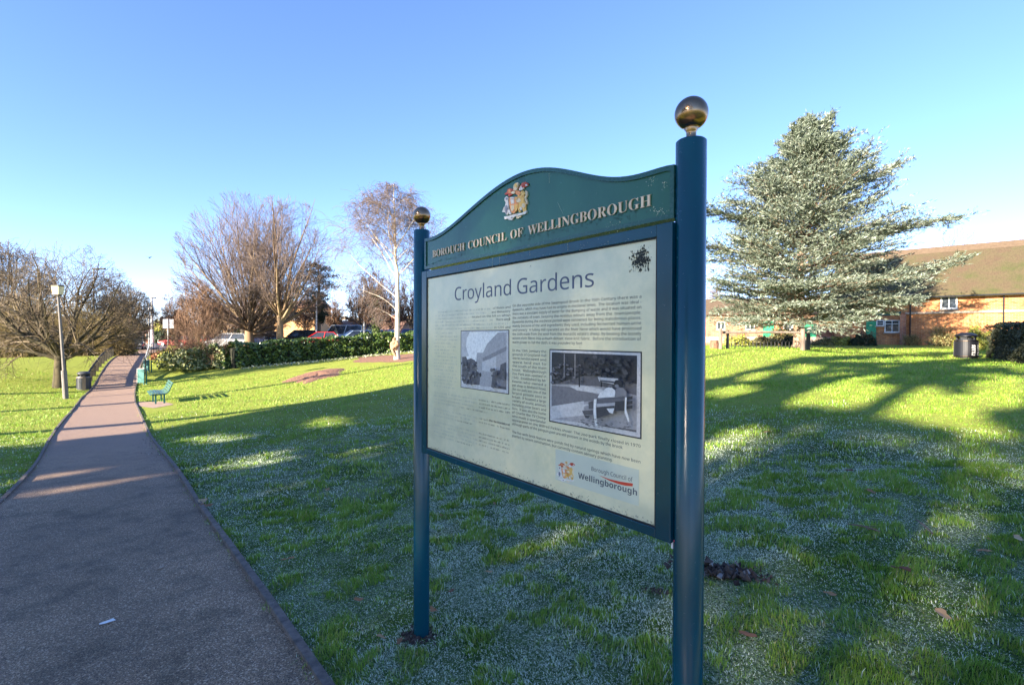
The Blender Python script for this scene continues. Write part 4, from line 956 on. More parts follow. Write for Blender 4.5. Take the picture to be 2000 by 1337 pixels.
g = gp(345, 70); root = empty('conifer', g, 0, 'small dark pointed conifer behind the two grey sign backs', 'tree'); h_ = hz(606, 345, 70) - g[2]
MB().tube([(0, 0, -.1), (0, 0, h_ * .9)], [.2, .03], 7).build('trunk', bark_dark, root, True)
m_ = 2600; f = rng.random(m_) ** .8; th = rng.random(m_) * 6.283; rr = (1 - f) ** .7 * 1.5 * (.5 + .5 * rng.random(m_)); mb = MB(); leafquads(mb, np.stack([rr * np.cos(th), rr * np.sin(th), h_ * (.08 + .92 * f)], 1), .16, .5); mb.build('crown', leaf_pine, root)

# ---- the blue cedar
needle = attr_mat('cedar_needle', [(0, (.03, .045, .025)), (.45, (.13, .165, .115)), (1, (.40, .45, .37))], .55, trans=.1)
def cedar():
    px, Y = 1560, 29.5; g = gp(px, Y); top = hz(222, 1575, Y) - g[2]
    root = empty('cedar_tree', g, 0, 'tall silvery blue-green cedar with long boughs reaching over the brick building', 'tree')
    nb = 200; tx = np.array([[-.03, 0, -.1], [.0, 0, .25], [0, 0, 1.0], [.03, 0, 3], [.12, 0, 7], [.35, 0, top * .8], [.5, 0, top * .985]]); tr = MB().tube(tx, [.42, .30, .26, .24, .17, .07, .012], 14)
    f = (np.arange(nb) + .5) / nb; z = top * (.105 + .885 * f ** 1.1); az = np.arange(nb) * 137.5 + rng.normal(size=nb) * 18
    prof = np.interp(z / top, [.10, .16, .26, .4, .55, .7, .82, .92, 1.0], [4.9, 5.7, 5.9, 5.4, 4.5, 3.2, 1.9, .9, .1])
    L = prof * (.62 + .42 * rng.random(nb)); up = np.interp(f, [0, .25, .6, 1], [.06, .30, .55, 1.1]) + rng.normal(size=nb) * .06
    a = np.radians(az); dx = np.sin(a); L *= np.where(dx > 0, 1.0, .96)
    D = norm(np.stack([np.sin(a), np.cos(a), up], 1)); p = np.stack([np.interp(z, tx[:, 2], tx[:, 0]), 0 * z, z], 1)
    # the long boughs on the right
    ex = [((.0, 0, 5.6), (1, -.22, .27), 7.9), ((.1, 0, 2.6), (1, -.12, .31), 8.6), ((.2, 0, 8.0), (1, .1, .42), 6.4), ((.1, 0, 3.4), (1, .15, .27), 6.4), ((.0, 0, 5.2), (1, .3, .27), 6.2), ((.0, 0, 2.3), (.95, -.4, .10), 5.3), ((0, 0, 6.4), (-1, -.1, .36), 6.6), ((0, 0, 4.9), (-1, .2, .24), 6.8), ((.3, 0, top * .8), (.55, 0, .9), 2.6)]
    p = np.vstack([p, [e[0] for e in ex]]); D = np.vstack([D, norm(np.array([e[1] for e in ex]))]); L = np.concatenate([L, [e[2] for e in ex]])
    P = lines(p, D, L, 8, .035, (0, 0, -.05)); Rr = (.012 + .011 * L)[:, None] * np.linspace(1, .12, 9)[None]; tubes(tr, P, Rr, 6, .5)
    tr.build('trunk', simple('bark_cedar', (.33, .23, .16), (.14, .09, .06), .95, scale=7, bmp=.7, st=(1, 1, .3)), root, True)
    cr = MB()
    k1 = kids(P, Rr, np.minimum(L, 5.0), 19, .12, 46, .34, 5, .06, (0, 0, .05), .5, flat=.85, lmin=.2); kx = kids(P[-9:], Rr[-9:], np.minimum(L[-9:], 4.2), 46, .3, 44, .30, 5, .06, (0, 0, .0), .5, flat=.6, lmin=.2); k1 = tuple(np.concatenate([a_, b_]) for a_, b_ in zip(k1, kx)); k2 = kids(*k1, 6, .1, 42, .6, 3, .09, (0, 0, -.02), .6, flat=.5, lmin=.1)
    br = MB(); tubes(br, k1[0], np.maximum(k1[1], .006), 3); br.build('branchlets', bark_tan, root)
    def needles(Q, per, s0, jit):
        m_, s_ = Q.shape[:2]; t = rng.random((m_, per)) * (s_ - 1); i = np.minimum(t.astype(int), s_ - 2); f = (t - i)[..., None]; mi = np.arange(m_)[:, None]
        c = (Q[mi, i] * (1 - f) + Q[mi, i + 1] * f).reshape(-1, 3); T = norm(Q[mi, i + 1] - Q[mi, i]).reshape(-1, 3)
        c = c + rng.normal(size=c.shape) * jit; d = norm(T + rng.normal(size=T.shape) * .38 + np.array([0, 0, .10])); w = norm(np.cross(d, rng.normal(size=d.shape) + np.array([0, 0, 1.2])))
        s_ = s0 * (.6 + .8 * rng.random(len(c)))[:, None]; shade = np.clip(.5 + .25 * rng.normal(size=len(c)), 0, 1); cr.quads(c, d * s_, w * s_ * .20, shade)
    needles(k1[0], 16, .10, .03); needles(k2[0], 10, .09, .03); needles(P[:, 5:], 26, .11, .07); needles(P[:, 3:6], 8, .10, .06)
    print('cedar quads', sum(len(f) for f in cr.F))
    cr.build('crown', needle, root)
cedar()

# ================================================================== BRICK BUILDINGS (right)
def brick(name, c1, c2, mort, sc_=1.0):
    m, nt, b = newmat(name)
    tc = nt.nodes.new('ShaderNodeTexCoord'); sp = nt.nodes.new('ShaderNodeSeparateXYZ'); cb = nt.nodes.new('ShaderNodeCombineXYZ')
    nt.links.new(tc.outputs['Object'], sp.inputs[0])
    ad = N(nt, 'ShaderNodeMath', operation='ADD'); nt.links.new(sp.outputs[0], ad.inputs[0]); nt.links.new(sp.outputs[1], ad.inputs[1])
    nt.links.new(ad.outputs[0], cb.inputs[0]); nt.links.new(sp.outputs[2], cb.inputs[1])
    br = N(nt, 'ShaderNodeTexBrick', Scale=sc_); br.inputs['Brick Width'].default_value = .30; br.inputs['Row Height'].default_value = .10; br.inputs['Mortar Size'].default_value = .012
    br.inputs['Color1'].default_value = (*c1, 1); br.inputs['Color2'].default_value = (*c2, 1); br.inputs['Mortar'].default_value = (*mort, 1); nt.links.new(cb.outputs[0], br.inputs['Vector'])
    nz = noise(nt, 1.4, 6, .7); col = mixc(nt, .8, br.outputs['Color'], ramp(nt, nz, [(.34, (.42, .38, .36)), (.5, (.9, .9, .9)), (.66, (1.45, 1.35, 1.15))]), 'MULTIPLY')
    nz2 = noise(nt, 9, 5, .7); col = mixc(nt, ramp(nt, nz2, [(.6, (0, 0, 0)), (.75, (.5, .5, .5))]), col, (.42, .30, .20))
    nt.links.new(col, b.inputs['Base Color']); b.inputs['Roughness'].default_value = .9; bump(nt, b, br.outputs['Fac'], .3, .01); return m
m_brick = brick('ironstone_brick', (.38, .12, .038), (.52, .21, .07), (.44, .27, .15))
m_brick2 = brick('red_brick', (.30, .09, .05), (.38, .15, .08), (.34, .24, .18))
m, nt, b = newmat('mossy_roof'); m_roof = m
nz = noise(nt, .7, 6, .65); nz3 = noise(nt, 14, 5, .75, st=(1, .3, .3))
c = ramp(nt, nz, [(.32, (.075, .048, .028)), (.5, (.075, .058, .028)), (.66, (.052, .055, .016))])
c = mixc(nt, .7, c, ramp(nt, nz3, [(.3, (.65, .65, .65)), (.7, (1.3, 1.3, 1.3))]), 'MULTIPLY'); nt.links.new(c, b.inputs['Base Color']); b.inputs['Roughness'].default_value = .95; bump(nt, b, nz3, .6, .05)
m_ridge = simple('roof_ridge', (.115, .08, .05), (.08, .054, .034), .95, scale=5, bmp=.4)
m_white = simple('white_paint', (.78, .78, .76), (.62, .62, .60), .5, scale=10)
m_glass = simple('window_glass', (.05, .06, .07), (.03, .035, .04), .06, spec=.8)
m_gdoor = simple('green_door', (.03, .32, .16), (.02, .24, .11), .4, scale=10)
m_conc = simple('pale_stone', (.42, .34, .26), (.28, .21, .15), .9, scale=4, bmp=.2)
BO = pix(1795, 660, 38); BR = norm(np.array([.75, -.66, 0])); BN = np.array([-.66, -.75, 0])
def bpt(px, py, off=0):
    d = ray(px, py); t = ((BO + BN * off - [0, 0, EYE]) @ BN) / (d @ BN); P = np.array([0, 0, EYE]) + d * t; return float((P - BO) @ BR), float(P[2])
bz = h1(BO[0], BO[1]) - .35
bld = empty('brick_building', (BO[0], BO[1], bz), math.atan2(BR[1], BR[0]), 'long brick building with a big mossy brown roof and small white windows', 'building')
def BL(u, z, y=0): return (u, y, z - bz)     # local; y away from the viewer
uA, uB = bpt(1630, 600)[0], 26.0; ze = 4.83; zstr = bpt(1795, 611)[1]
w_ = MB(); 
w_.box(((uA + uB) / 2, 4.2, (ze - bz) / 2), (uB - uA, 8.4, ze - bz)); 
for u in (uA, uB): w_.add([BL(u, ze, 0.02), BL(u, ze, 8.38), BL(u, ze + 3.4, 4.2)], [(0, 1, 2)])
w_.build('wall', m_brick, bld)
rf = MB()
for s in (-1, 1):
    y0, y1 = (-.45, 4.2) if s < 0 else (8.85, 4.2); z0, z1 = ze - .32, ze + 3.62
    rf.add([BL(uA - .4, z0, y0), BL(uB, z0, y0), BL(uB, z1, y1), BL(uA - .4, z1, y1), BL(uA - .4, z0 + .22, y0), BL(uB, z0 + .22, y0), BL(uB, z1 + .22, y1), BL(uA - .4, z1 + .22, y1)], [(0, 3, 2, 1), (4, 5, 6, 7), (0, 1, 5, 4), (0, 4, 7, 3), (1, 2, 6, 5)])
ro = rf.build('roof', m_roof, bld)
rg = MB(); rg.add([BL(uA - .42, ze + 3.02, 3.38), BL(uB, ze + 3.02, 3.38), BL(uB, ze + 3.98, 4.2), BL(uA - .42, ze + 3.98, 4.2), BL(uA - .42, ze + 3.02, 5.0), BL(uB, ze + 3.02, 5.0)], [(0, 1, 2, 3), (3, 2, 5, 4), (0, 3, 4)]); rg.build('ridge', m_ridge, ro)
sc_ = MB(); u0 = bpt(1768, 612)[0]; sc_.box(((u0 + uB) / 2, -.06, zstr - bz), (uB - u0, .14, .16)); sc_.build('string_course', m_conc, bld)
g_ = MB(); g_.tube([BL(uA, ze - .25, -.42), BL(uB, ze - .25, -.42)], .07, 6); g_.build('gutter', m_dark, bld)
g_ = MB(); a0, zz_ = bpt(1700, 580); a1 = bpt(1792, 577)[0]; g_.box(((a0 + a1) / 2, -.5, zz_ - bz), (a1 - a0, .9, .10)); g_.build('canopy', m_conc, bld)
g_ = MB(); a0 = bpt(1712, 612)[0]; a1, zz_ = bpt(1760, 612); g_.box(((a0 + a1) / 2, -.03, zz_ - bz), (a1 - a0, .06, .28)); g_.build('fascia', simple('dark_green', (.02, .10, .08), None, .5), bld)
g_ = MB(); a0 = bpt(1764, 640)[0]; g_.box((a0, -.2, (zstr - bz) / 2), (.35, .4, zstr - bz - .1)); g_.build('pier', m_brick2, bld)
def window(parent, x0, x1, y0, y1, nx_, ny_, ptf=bpt, lf=BL, top=None, fw=.06):
    u0, zt_ = ptf(x0, y0); u1, zb_ = ptf(x1, y1); zt_ = (zt_ + ptf(x1, y0)[1]) / 2
    f = MB(); 
    for (a, b_) in ((u0, u0 + fw), (u1 - fw, u1)): f.box(lf((a + b_) / 2, (zt_ + zb_) / 2, -.03), (b_ - a, .08, zt_ - zb_))
    for z in (zt_ - fw / 2, zb_ + fw / 2): f.box(lf((u0 + u1) / 2, z, -.028), (u1 - u0 - 2 * fw - .002, .076, fw))
    for i in range(1, nx_): f.box(lf(u0 + (u1 - u0) * i / nx_, (zt_ + zb_) / 2, -.032), (fw * .7, .07, zt_ - zb_ - 2 * fw))
    for j in range(1, ny_): f.box(lf((u0 + u1) / 2, zb_ + (zt_ - zb_) * (j / ny_ if top is None else top), -.026), (u1 - u0 - 2 * fw, .06, fw * .6))
    wo = f.build('window', m_white, parent)
    g = MB(); g.box(lf((u0 + u1) / 2, (zt_ + zb_) / 2, -.006), (u1 - u0 - fw, .02, zt_ - zb_ - fw)); g.build('pane', m_glass, wo)
    s_ = MB(); s_.box(lf((u0 + u1) / 2, zb_ - .05, -.08), (u1 - u0 + .15, .2, .08)); s_.build('sill', m_conc, wo)
window(bld, 1837, 1870, 578, 603, 2, 1, fw=.09); window(bld, 1728, 1757, 625, 649, 2, 2, top=.7); window(bld, 1712, 1727, 625, 636, 1, 2, top=.5)
g_ = MB(); u0, z0 = bpt(1692, 627); u1, z1_ = bpt(1711, 676); g_.box(BL((u0 + u1) / 2, (z0 + z1_) / 2, -.02), (u1 - u0, .08, z0 - z1_)); g_.build('door', m_gdoor, bld)
# low outbuildings left of it
CO = pix(1500, 660, 44); CR = norm(np.array([.94, -.34, 0])); CN = np.array([-.34, -.94, 0]); cz = h1(CO[0], CO[1]) - .3
def cpt(px, py):
    d = ray(px, py); t = ((CO - [0, 0, EYE]) @ CN) / (d @ CN); P = np.array([0, 0, EYE]) + d * t; return float((P - CO) @ CR), float(P[2])
def CLc(u, z, y=0): return (u, y, z - cz)
b2 = empty('brick_outbuilding', (CO[0], CO[1], cz), math.atan2(CR[1], CR[0]), 'low red brick outbuilding with two bright green doors behind the cedar', 'building')
ua, ub = cpt(1360, 650)[0], cpt(1690, 650)[0]; zE = cpt(1500, 612)[1]
MB().box(((ua + ub) / 2, 2.5, (zE - cz) / 2), (ub - ua, 5, zE - cz)).build('wall', m_brick2, b2)
r2 = MB()
r2.add([CLc(ua - .2, zE - .1, -.3), CLc(ub, zE - .1, -.3), CLc(ub, zE + 1.5, 2.5), CLc(ua - .2, zE + 1.5, 2.5), CLc(ua - .2, zE - .1, 5.3), CLc(ub, zE - .1, 5.3)], [(0, 1, 2, 3), (3, 2, 5, 4)])
r2.add([CLc(ua, zE, .01), CLc(ua, zE, 4.99), CLc(ua, zE + 1.35, 2.5)], [(0, 1, 2)]); r2.build('roof', m_ridge, b2)
for x0, x1, y0, y1 in ((1490, 1511, 626, 668), (1571, 1594, 622, 668)):
    u0, z0 = cpt(x0, y0); u1, z1_ = cpt(x1, y1); dr = MB(); dr.box(CLc((u0 + u1) / 2, (z0 + z1_) / 2, -.02), (u1 - u0, .07, z0 - z1_))
    for k in range(1, 5): dr.box(CLc(u0 + (u1 - u0) * k / 5, (z0 + z1_) / 2, -.06), (.02, .02, z0 - z1_ - .1))
    do = dr.build('door', m_gdoor, b2); MB().box(CLc(u1 - .12, (z0 + z1_) / 2, -.09), (.05, .06, .14)).build('handle', m_dark, do)
for x0, x1 in ((1456, 1474), (1530, 1548), (1400, 1416)): window(b2, x0, x1, 628, 644, 2, 1, cpt, CLc)
MB().box(CLc((ua + ub) / 2, cpt(1500, 664)[1], -.05), (ub - ua, .1, .55)).build('plinth', m_conc, b2)

# ---- shrubs along the buildings
bush('dark rounded evergreen shrub against the brick wall under the white window', 1686, 35, 24, 650, leaf_dark, 2600, .06, .15)
bush('bright yellow-green shrub beside the black litter bin', 1905, 29, 30, 640, leaf_yell, 4000, .06, .3)
bush('low yellow-green shrub right of the cedar trunk', 1640, 36, 26, 657, leaf_yell, 2400, .06, .35)
bush('low green shrub between the cedar and the dark shrub', 1612, 36, 22, 660, leaf_olive, 1800, .06, .3)
bush('arching green-yellow shrub left of the cedar trunk, before the green door', 1530, 38, 22, 632, leaf_olive, 3000, .07, .4)
bush('low flowering shrub behind the timber barrier, at its left end', 1440, 37, 26, 655, leaf_yell, 2200, .06, .4)
bush('low green shrub behind the middle of the timber barrier', 1490, 37, 22, 657, leaf_olive, 2000, .06, .4)
bush('dark low shrub behind the timber barrier, beside the cedar trunk', 1545, 36, 18, 655, leaf_dark, 1600, .06, .3)
bush('twiggy wall shrub on the sunny brick wall left of the bin', 1838, 35, 22, 644, leaf_olive, 900, .06, .5, twig=twig_olive, ntw=60)
bush('pale dead climber twigs at the foot of the brick wall', 1780, 36, 26, 660, None, twig=twig_olive, ntw=60, name='bare_shrub')

# ================================================================== TIMBER BARRIER, STUMPS, HOOP FENCE
m_post = simple('weathered_timber', (.26, .20, .15), (.12, .09, .07), .9, scale=8, bmp=.4, st=(1, 1, .2))
m_dpost = simple('dark_timber', (.10, .085, .06), (.04, .035, .03), .9, scale=8, bmp=.4, st=(1, 1, .2))
def at_row(px, py, Y): return pix(px, py, Y)
gA = gp(1407, 25.5); gB = gp(1572, 25.5); root = empty('timber_barrier', gA, 0, 'rustic timber barrier of two post pairs joined by a pole, before the cedar', 'barrier')
ztop = hz(641, 1407, 25.5) - gA[2]
for px, dy, r_, mt_, dz_ in ((1407, 0, .085, m_post, 0), (1421, .5, .075, m_dpost, -.1), (1568, 0, .11, m_post, .0), (1578, .5, .10, m_dpost, -.1)):
    q = gp(px, 25.5 + dy) - gA; MB().tube([q + [0, 0, -.2], q + [.01, 0, (ztop + dz_) * .6], q + [0, 0, ztop + dz_ + (.05 if px > 1500 else 0)]], [r_ * 1.1, r_, r_ * .95], 9).build('post', mt_, root)
q0 = gp(1412, 25.75) - gA; q1 = gp(1574, 25.75) - gA; zq = hz(649, 1490, 25.7) - gA[2]
MB().tube([(q0[0], q0[1], zq - .02), ((q0[0] + q1[0]) / 2, q0[1], zq + .02), (q1[0], q1[1], zq)], [.055, .06, .065], 9).build('rail', m_post, root)
g = gp(1395, 26); MB().tube([(0, 0, -.1), (0, 0, .42)], [.22, .2], 12).build('log_stump', m_mulch, None, loc=g); tag(bpy.data.objects['log_stump'], 'cut brown log stump standing left of the timber barrier', 'log')
g0_ = gp(1415, 27.5); root = empty('hoop_fence', g0_, 0, 'low dark metal hoop fence behind the timber barrier', 'fence')
mb = MB(); P1 = gp(1570, 27.5)
for k in range(22):
    t = k / 22; a = g0_ * (1 - t) + P1 * t - g0_; t2 = (k + .9) / 22; b_ = g0_ * (1 - t2) + P1 * t2 - g0_; mm = (a + b_) / 2
    mb.tube([a, a + [0, 0, .34], mm + [0, 0, .46], b_ + [0, 0, .34], b_], .010, 4)
mb.build('hoops', m_dark, root)
mb = MB(); mb.tube([(0, 0, .1), P1 - g0_ + [0, 0, .1]], .014, 4); mb.build('rail', m_dark, root)

# ================================================================== BINS
def litter_bin(label, px, Y, wid, ht, right):
    g = gp(px, Y); root = empty('litter_bin', g, 0, label, 'litter bin')
    m_b = simple('bin_shell', (.010, .011, .016) if right else (.07, .075, .085), (.006, .007, .010) if right else (.045, .05, .055), .4, scale=20)
    r_ = wid / 2; bh = ht * .72; n_ = 32
    b = MB().lathe([(r_ * .97, -.05), (r_ * .97, .04), (r_, .06), (r_, bh - .04), (r_ * .97, bh)], n_)
    for k in range(24):
        a = k * 2 * math.pi / 24; b.box((math.cos(a) * (r_ + .004), math.sin(a) * (r_ + .004), bh / 2), (.012, .02, bh - .14), a)
    b.build('body', m_b, root)
    nk = MB()
    for k in range(4):
        a = k * math.pi / 2 + .6; nk.box((math.cos(a) * r_ * .72, math.sin(a) * r_ * .72, bh + ht * .065), (.05, r_ * .55, ht * .13), a)
    nk.lathe([(r_ * .6, bh - .01), (r_ * .6, bh + ht * .1)], 20); nk.build('neck', m_dark, root)
    MB().lathe([(r_ * .86, bh + ht * .12), (r_ * .97, bh + ht * .135), (r_ * .97, bh + ht * .165), (r_ * .8, bh + ht * .22), (r_ * .5, bh + ht * .27), (.001, bh + ht * .28)], n_).build('lid', m_b, root, True)
    bdm = m_brass if right else m_conc
    for z in ((bh - .05, .09) if right else (bh - .05,)): MB().lathe([(r_ + .002, z - .012), (r_ + .012, z - .012), (r_ + .012, z + .012), (r_ + .002, z + .012)], n_).build('band', bdm, root)
    if right:
        V, F = text_polys('LITTER', 'bold'); V = V - V.min(0); sc1 = .46 / V[:, 0].max()
        for a0 in (-1.83, -1.23):
            mb = MB(); z = .13 + V[:, 0] * sc1; t = -V[:, 1] * sc1 * 1.3 / r_ ; a = a0 - t
            mb.add(np.stack([np.cos(a) * (r_ + .016), np.sin(a) * (r_ + .016), z], 1), F); mb.build('lettering', m_white, root)
litter_bin('grey ribbed litter bin on the grass left of the path', 163, 27, .60, .95, False)
litter_bin('black litter bin with gold bands and white lettering beside the clipped hedge', 1887, 22.6, .82, 1.12, True)

# ================================================================== LAMPS AND POLES
m_lampc = simple('lamp_concrete', (.20, .18, .165), (.12, .11, .10), .8, scale=12, bmp=.2)
g = gp(128, 22.7); root = empty('lamp_post', g, 0, 'pale grey lamp post with a square cream lantern, in front of the spreading tree', 'lamp post')
Ht = hz(557, 113, 22.7) - g[2]; lx = (pix(113, 560, 22.7) - g)[0]
MB().tube([(0, 0, -.1), (lx * .25, 0, Ht * .25)], .105, 12).build('base_section', m_lampc, root)
MB().tube([(lx * .25, 0, Ht * .25), (lx * .96, 0, Ht * .91)], [.062, .045], 12).build('pole', m_lampc, root)
lm_ = MB(); lm_.box((lx, 0, Ht * .955), (.26, .26, .36), taper=1.22); lm_.build('lantern', simple('cream_lantern', (.72, .62, .36), (.60, .50, .28), .35), root)
MB().box((lx, 0, Ht * .955 + .21), (.36, .36, .05), taper=.85).box((lx, 0, Ht * .955 - .21), (.20, .20, .06)).build('lantern_cap', m_dpost, root)
def pole(label, px, Y, top, r_, mt_, cat='pole', name='street_pole', head=None, grp=None):
    g = gp(px, Y); h_ = hz(top, px, Y) - g[2]; root = empty(name, g, 0, label, cat, grp); MB().tube([(0, 0, -.1), (0, 0, h_ * .3), (0, 0, h_)], [r_ * 1.3, r_, r_ * .8], 8).build('shaft', mt_, root)
    if head: MB().box((head[0] / 2, 0, h_ + .05), (abs(head[0]) + .2, .25, .14)).build('lamp_head', m_dark, root)
m_wp = simple('white_metal', (.72, .70, .68), (.55, .52, .50), .5)
pole('tall white street lamp column at the far end of the path, right one of two', 297, 70, 582, .16, m_wp, 'lamp post', 'street_lamp', (.4,))
pole('thinner white pole at the far end of the path, left one of two', 291, 66, 592, .08, m_wp)
pole('tall thin street lamp column seen through the spreading tree', 184, 50, 526, .07, m_lampc, 'lamp post', 'street_lamp', (1.0,))
pole('pinkish white lamp column beside the dark pine', 618, 52, 570, .08, m_wp, 'lamp post', 'street_lamp')
pole('pinkish white lamp column left of the ivy-covered trunk', 711, 52, 540, .09, m_wp, 'lamp post', 'street_lamp')
g = gp(328, 58); root = empty('road_sign', g, 0, 'pair of grey road sign backs side by side on a white post', 'road sign'); h_ = hz(623, 328, 58) - g[2]
MB().tube([(0, 0, -.1), (0, 0, h_)], .06, 8).build('post', m_wp, root)
m_sb = simple('sign_back', (.30, .33, .38), (.24, .26, .30), .5)
for s in (-1, 1): MB().box((s * .33, .08, h_ - .52), (.56, .03, 1.02)).build('sign_plate', m_sb, root)

# ================================================================== PATH RAILS
i0 = np.argmin(np.abs(PL[:, 1] - 26.8)); i1 = np.argmin(np.abs(PL[:, 1] - 54)); seg = PL[i0:i1]; L_ = np.sum(np.linalg.norm(np.diff(seg, axis=0), axis=1)); npst = int(L_ / 1.35)
pts = resample(seg, npst); d = np.gradient(pts, axis=0); d /= np.linalg.norm(d, axis=1)[:, None]; pts = pts + np.stack([-d[:, 1], d[:, 0]], 1) * .28
z = H(pts[:, 0], pts[:, 1]); o0 = np.array([*pts[0], z[0]])
root = empty('knee_rail', o0, 0, 'low dark timber knee rail with many posts along the left side of the path', 'railing')
for k in range(npst): MB().box(np.array([*pts[k], z[k] + .26]) - o0, (.15, .15, .72), math.atan2(d[k, 1], d[k, 0])).build('post', m_dpost, root)
mb = MB(); mb.tube(np.c_[pts, z + .68] - o0, .07, 4); mb.build('rail', m_dpost, root)
i0 = np.argmin(np.abs(PR[:, 1] - 31.5)); i1 = np.argmin(np.abs(PR[:, 1] - 56)); seg = PR[i0:i1]; npst = 11; pts = resample(seg, npst); d = np.gradient(pts, axis=0); d /= np.linalg.norm(d, axis=1)[:, None]; pts = pts - np.stack([-d[:, 1], d[:, 0]], 1) * .35
z = H(pts[:, 0], pts[:, 1]); o0 = np.array([*pts[0], z[0]]); m_grey = simple('galvanised_rail', (.50, .50, .46), (.32, .34, .32), .5, scale=10)
root = empty('handrail', o0, 0, 'metal handrail along the right side of the path beyond the green panels', 'railing')
for k in range(npst): MB().tube([np.array([*pts[k], z[k] - .1]) - o0, np.array([*pts[k], z[k] + .85]) - o0], .03, 6).build('post', m_dpost, root)
MB().tube(np.c_[pts, z + .9] - o0, .035, 6).tube(np.c_[pts, z + .5] - o0, .02, 6).build('rail', m_grey, root)
m_teal = simple('teal_panel', (.01, .14, .12), (.008, .10, .09), .45)
for px, Y, y0, y1, lb in ((275, 28.6, 720, 748, 'nearer of two upright dark green panels on legs at the path edge'), (286, 32, 703, 726, 'farther of two upright dark green panels, joined to the handrail')):
    g = gp(px, Y); zt_ = hz(y0, px, Y) - g[2]; zb_ = hz(y1, px, Y) - g[2]; root = empty('guard_panel', g, R(-8), lb, 'panel', 'green panels at the path edge')
    zb_ = max(zb_, .12); MB().box((0, 0, (zt_ + zb_) / 2), (.40, .05, zt_ - zb_)).build('panel', m_teal, root)
    MB().box((-.215, 0, (zt_ + zb_) / 2), (.03, .07, zt_ - zb_)).box((0, 0, zt_ + .015), (.46, .07, .03)).build('edge_strip', m_grey, root)
    for s in (.08, .24): MB().box((s, .1, (zt_ - .1) / 2), (.05, .05, zt_)).build('leg', m_teal, root)

# ================================================================== BENCH
g = gp(309, 20.6); root = empty('park_bench', g + np.array([.05, 0, 0]), math.atan2(.78, -.62), 'green slatted metal bench facing the path, casting a shadow on the sunny lawn', 'bench')
m_ben = simple('bench_green', (.06, .15, .13), (.04, .10, .085), .35, scale=20)
prof = [(.34, .41), (.26, .44), (.17, .445), (.08, .44), (-.01, .43), (-.10, .435), (-.18, .47), (-.24, .55), (-.28, .64), (-.32, .73), (-.36, .82)]
# local x runs along the bench, +y towards the path
for k, (y, z_) in enumerate(prof):
    nx_ = prof[min(k + 1, len(prof) - 1)]; pv = prof[max(k - 1, 0)]; a = math.atan2(nx_[1] - pv[1], nx_[0] - pv[0])
    c_, s_ = math.cos(a) * .034, math.sin(a) * .034; n1_, n2_ = -math.sin(a) * .012, math.cos(a) * .012
    q = [(y - c_ - n1_, z_ - s_ - n2_), (y + c_ - n1_, z_ + s_ - n2_), (y + c_ + n1_, z_ + s_ + n2_), (y - c_ + n1_, z_ - s_ + n2_)]
    v = [(x, *p) for x in (-.92, .92) for p in q]; MB().add(v, [(0, 1, 2, 3), (7, 6, 5, 4)] + [(i, (i + 1) % 4, 4 + (i + 1) % 4, 4 + i) for i in range(4)]).build('slat', m_ben, root)
for x in (-.72, .72):
    MB().tube([(x, .30, .385), (x, .0, .395), (x, -.15, .41), (x, -.25, .50), (x, -.385, .83)], .022, 6).build('end_frame', m_teal, root)
    for y in (.18, -.10): MB().box((x, y, .17), (.055, .055, .48)).build('leg', m_teal, root)

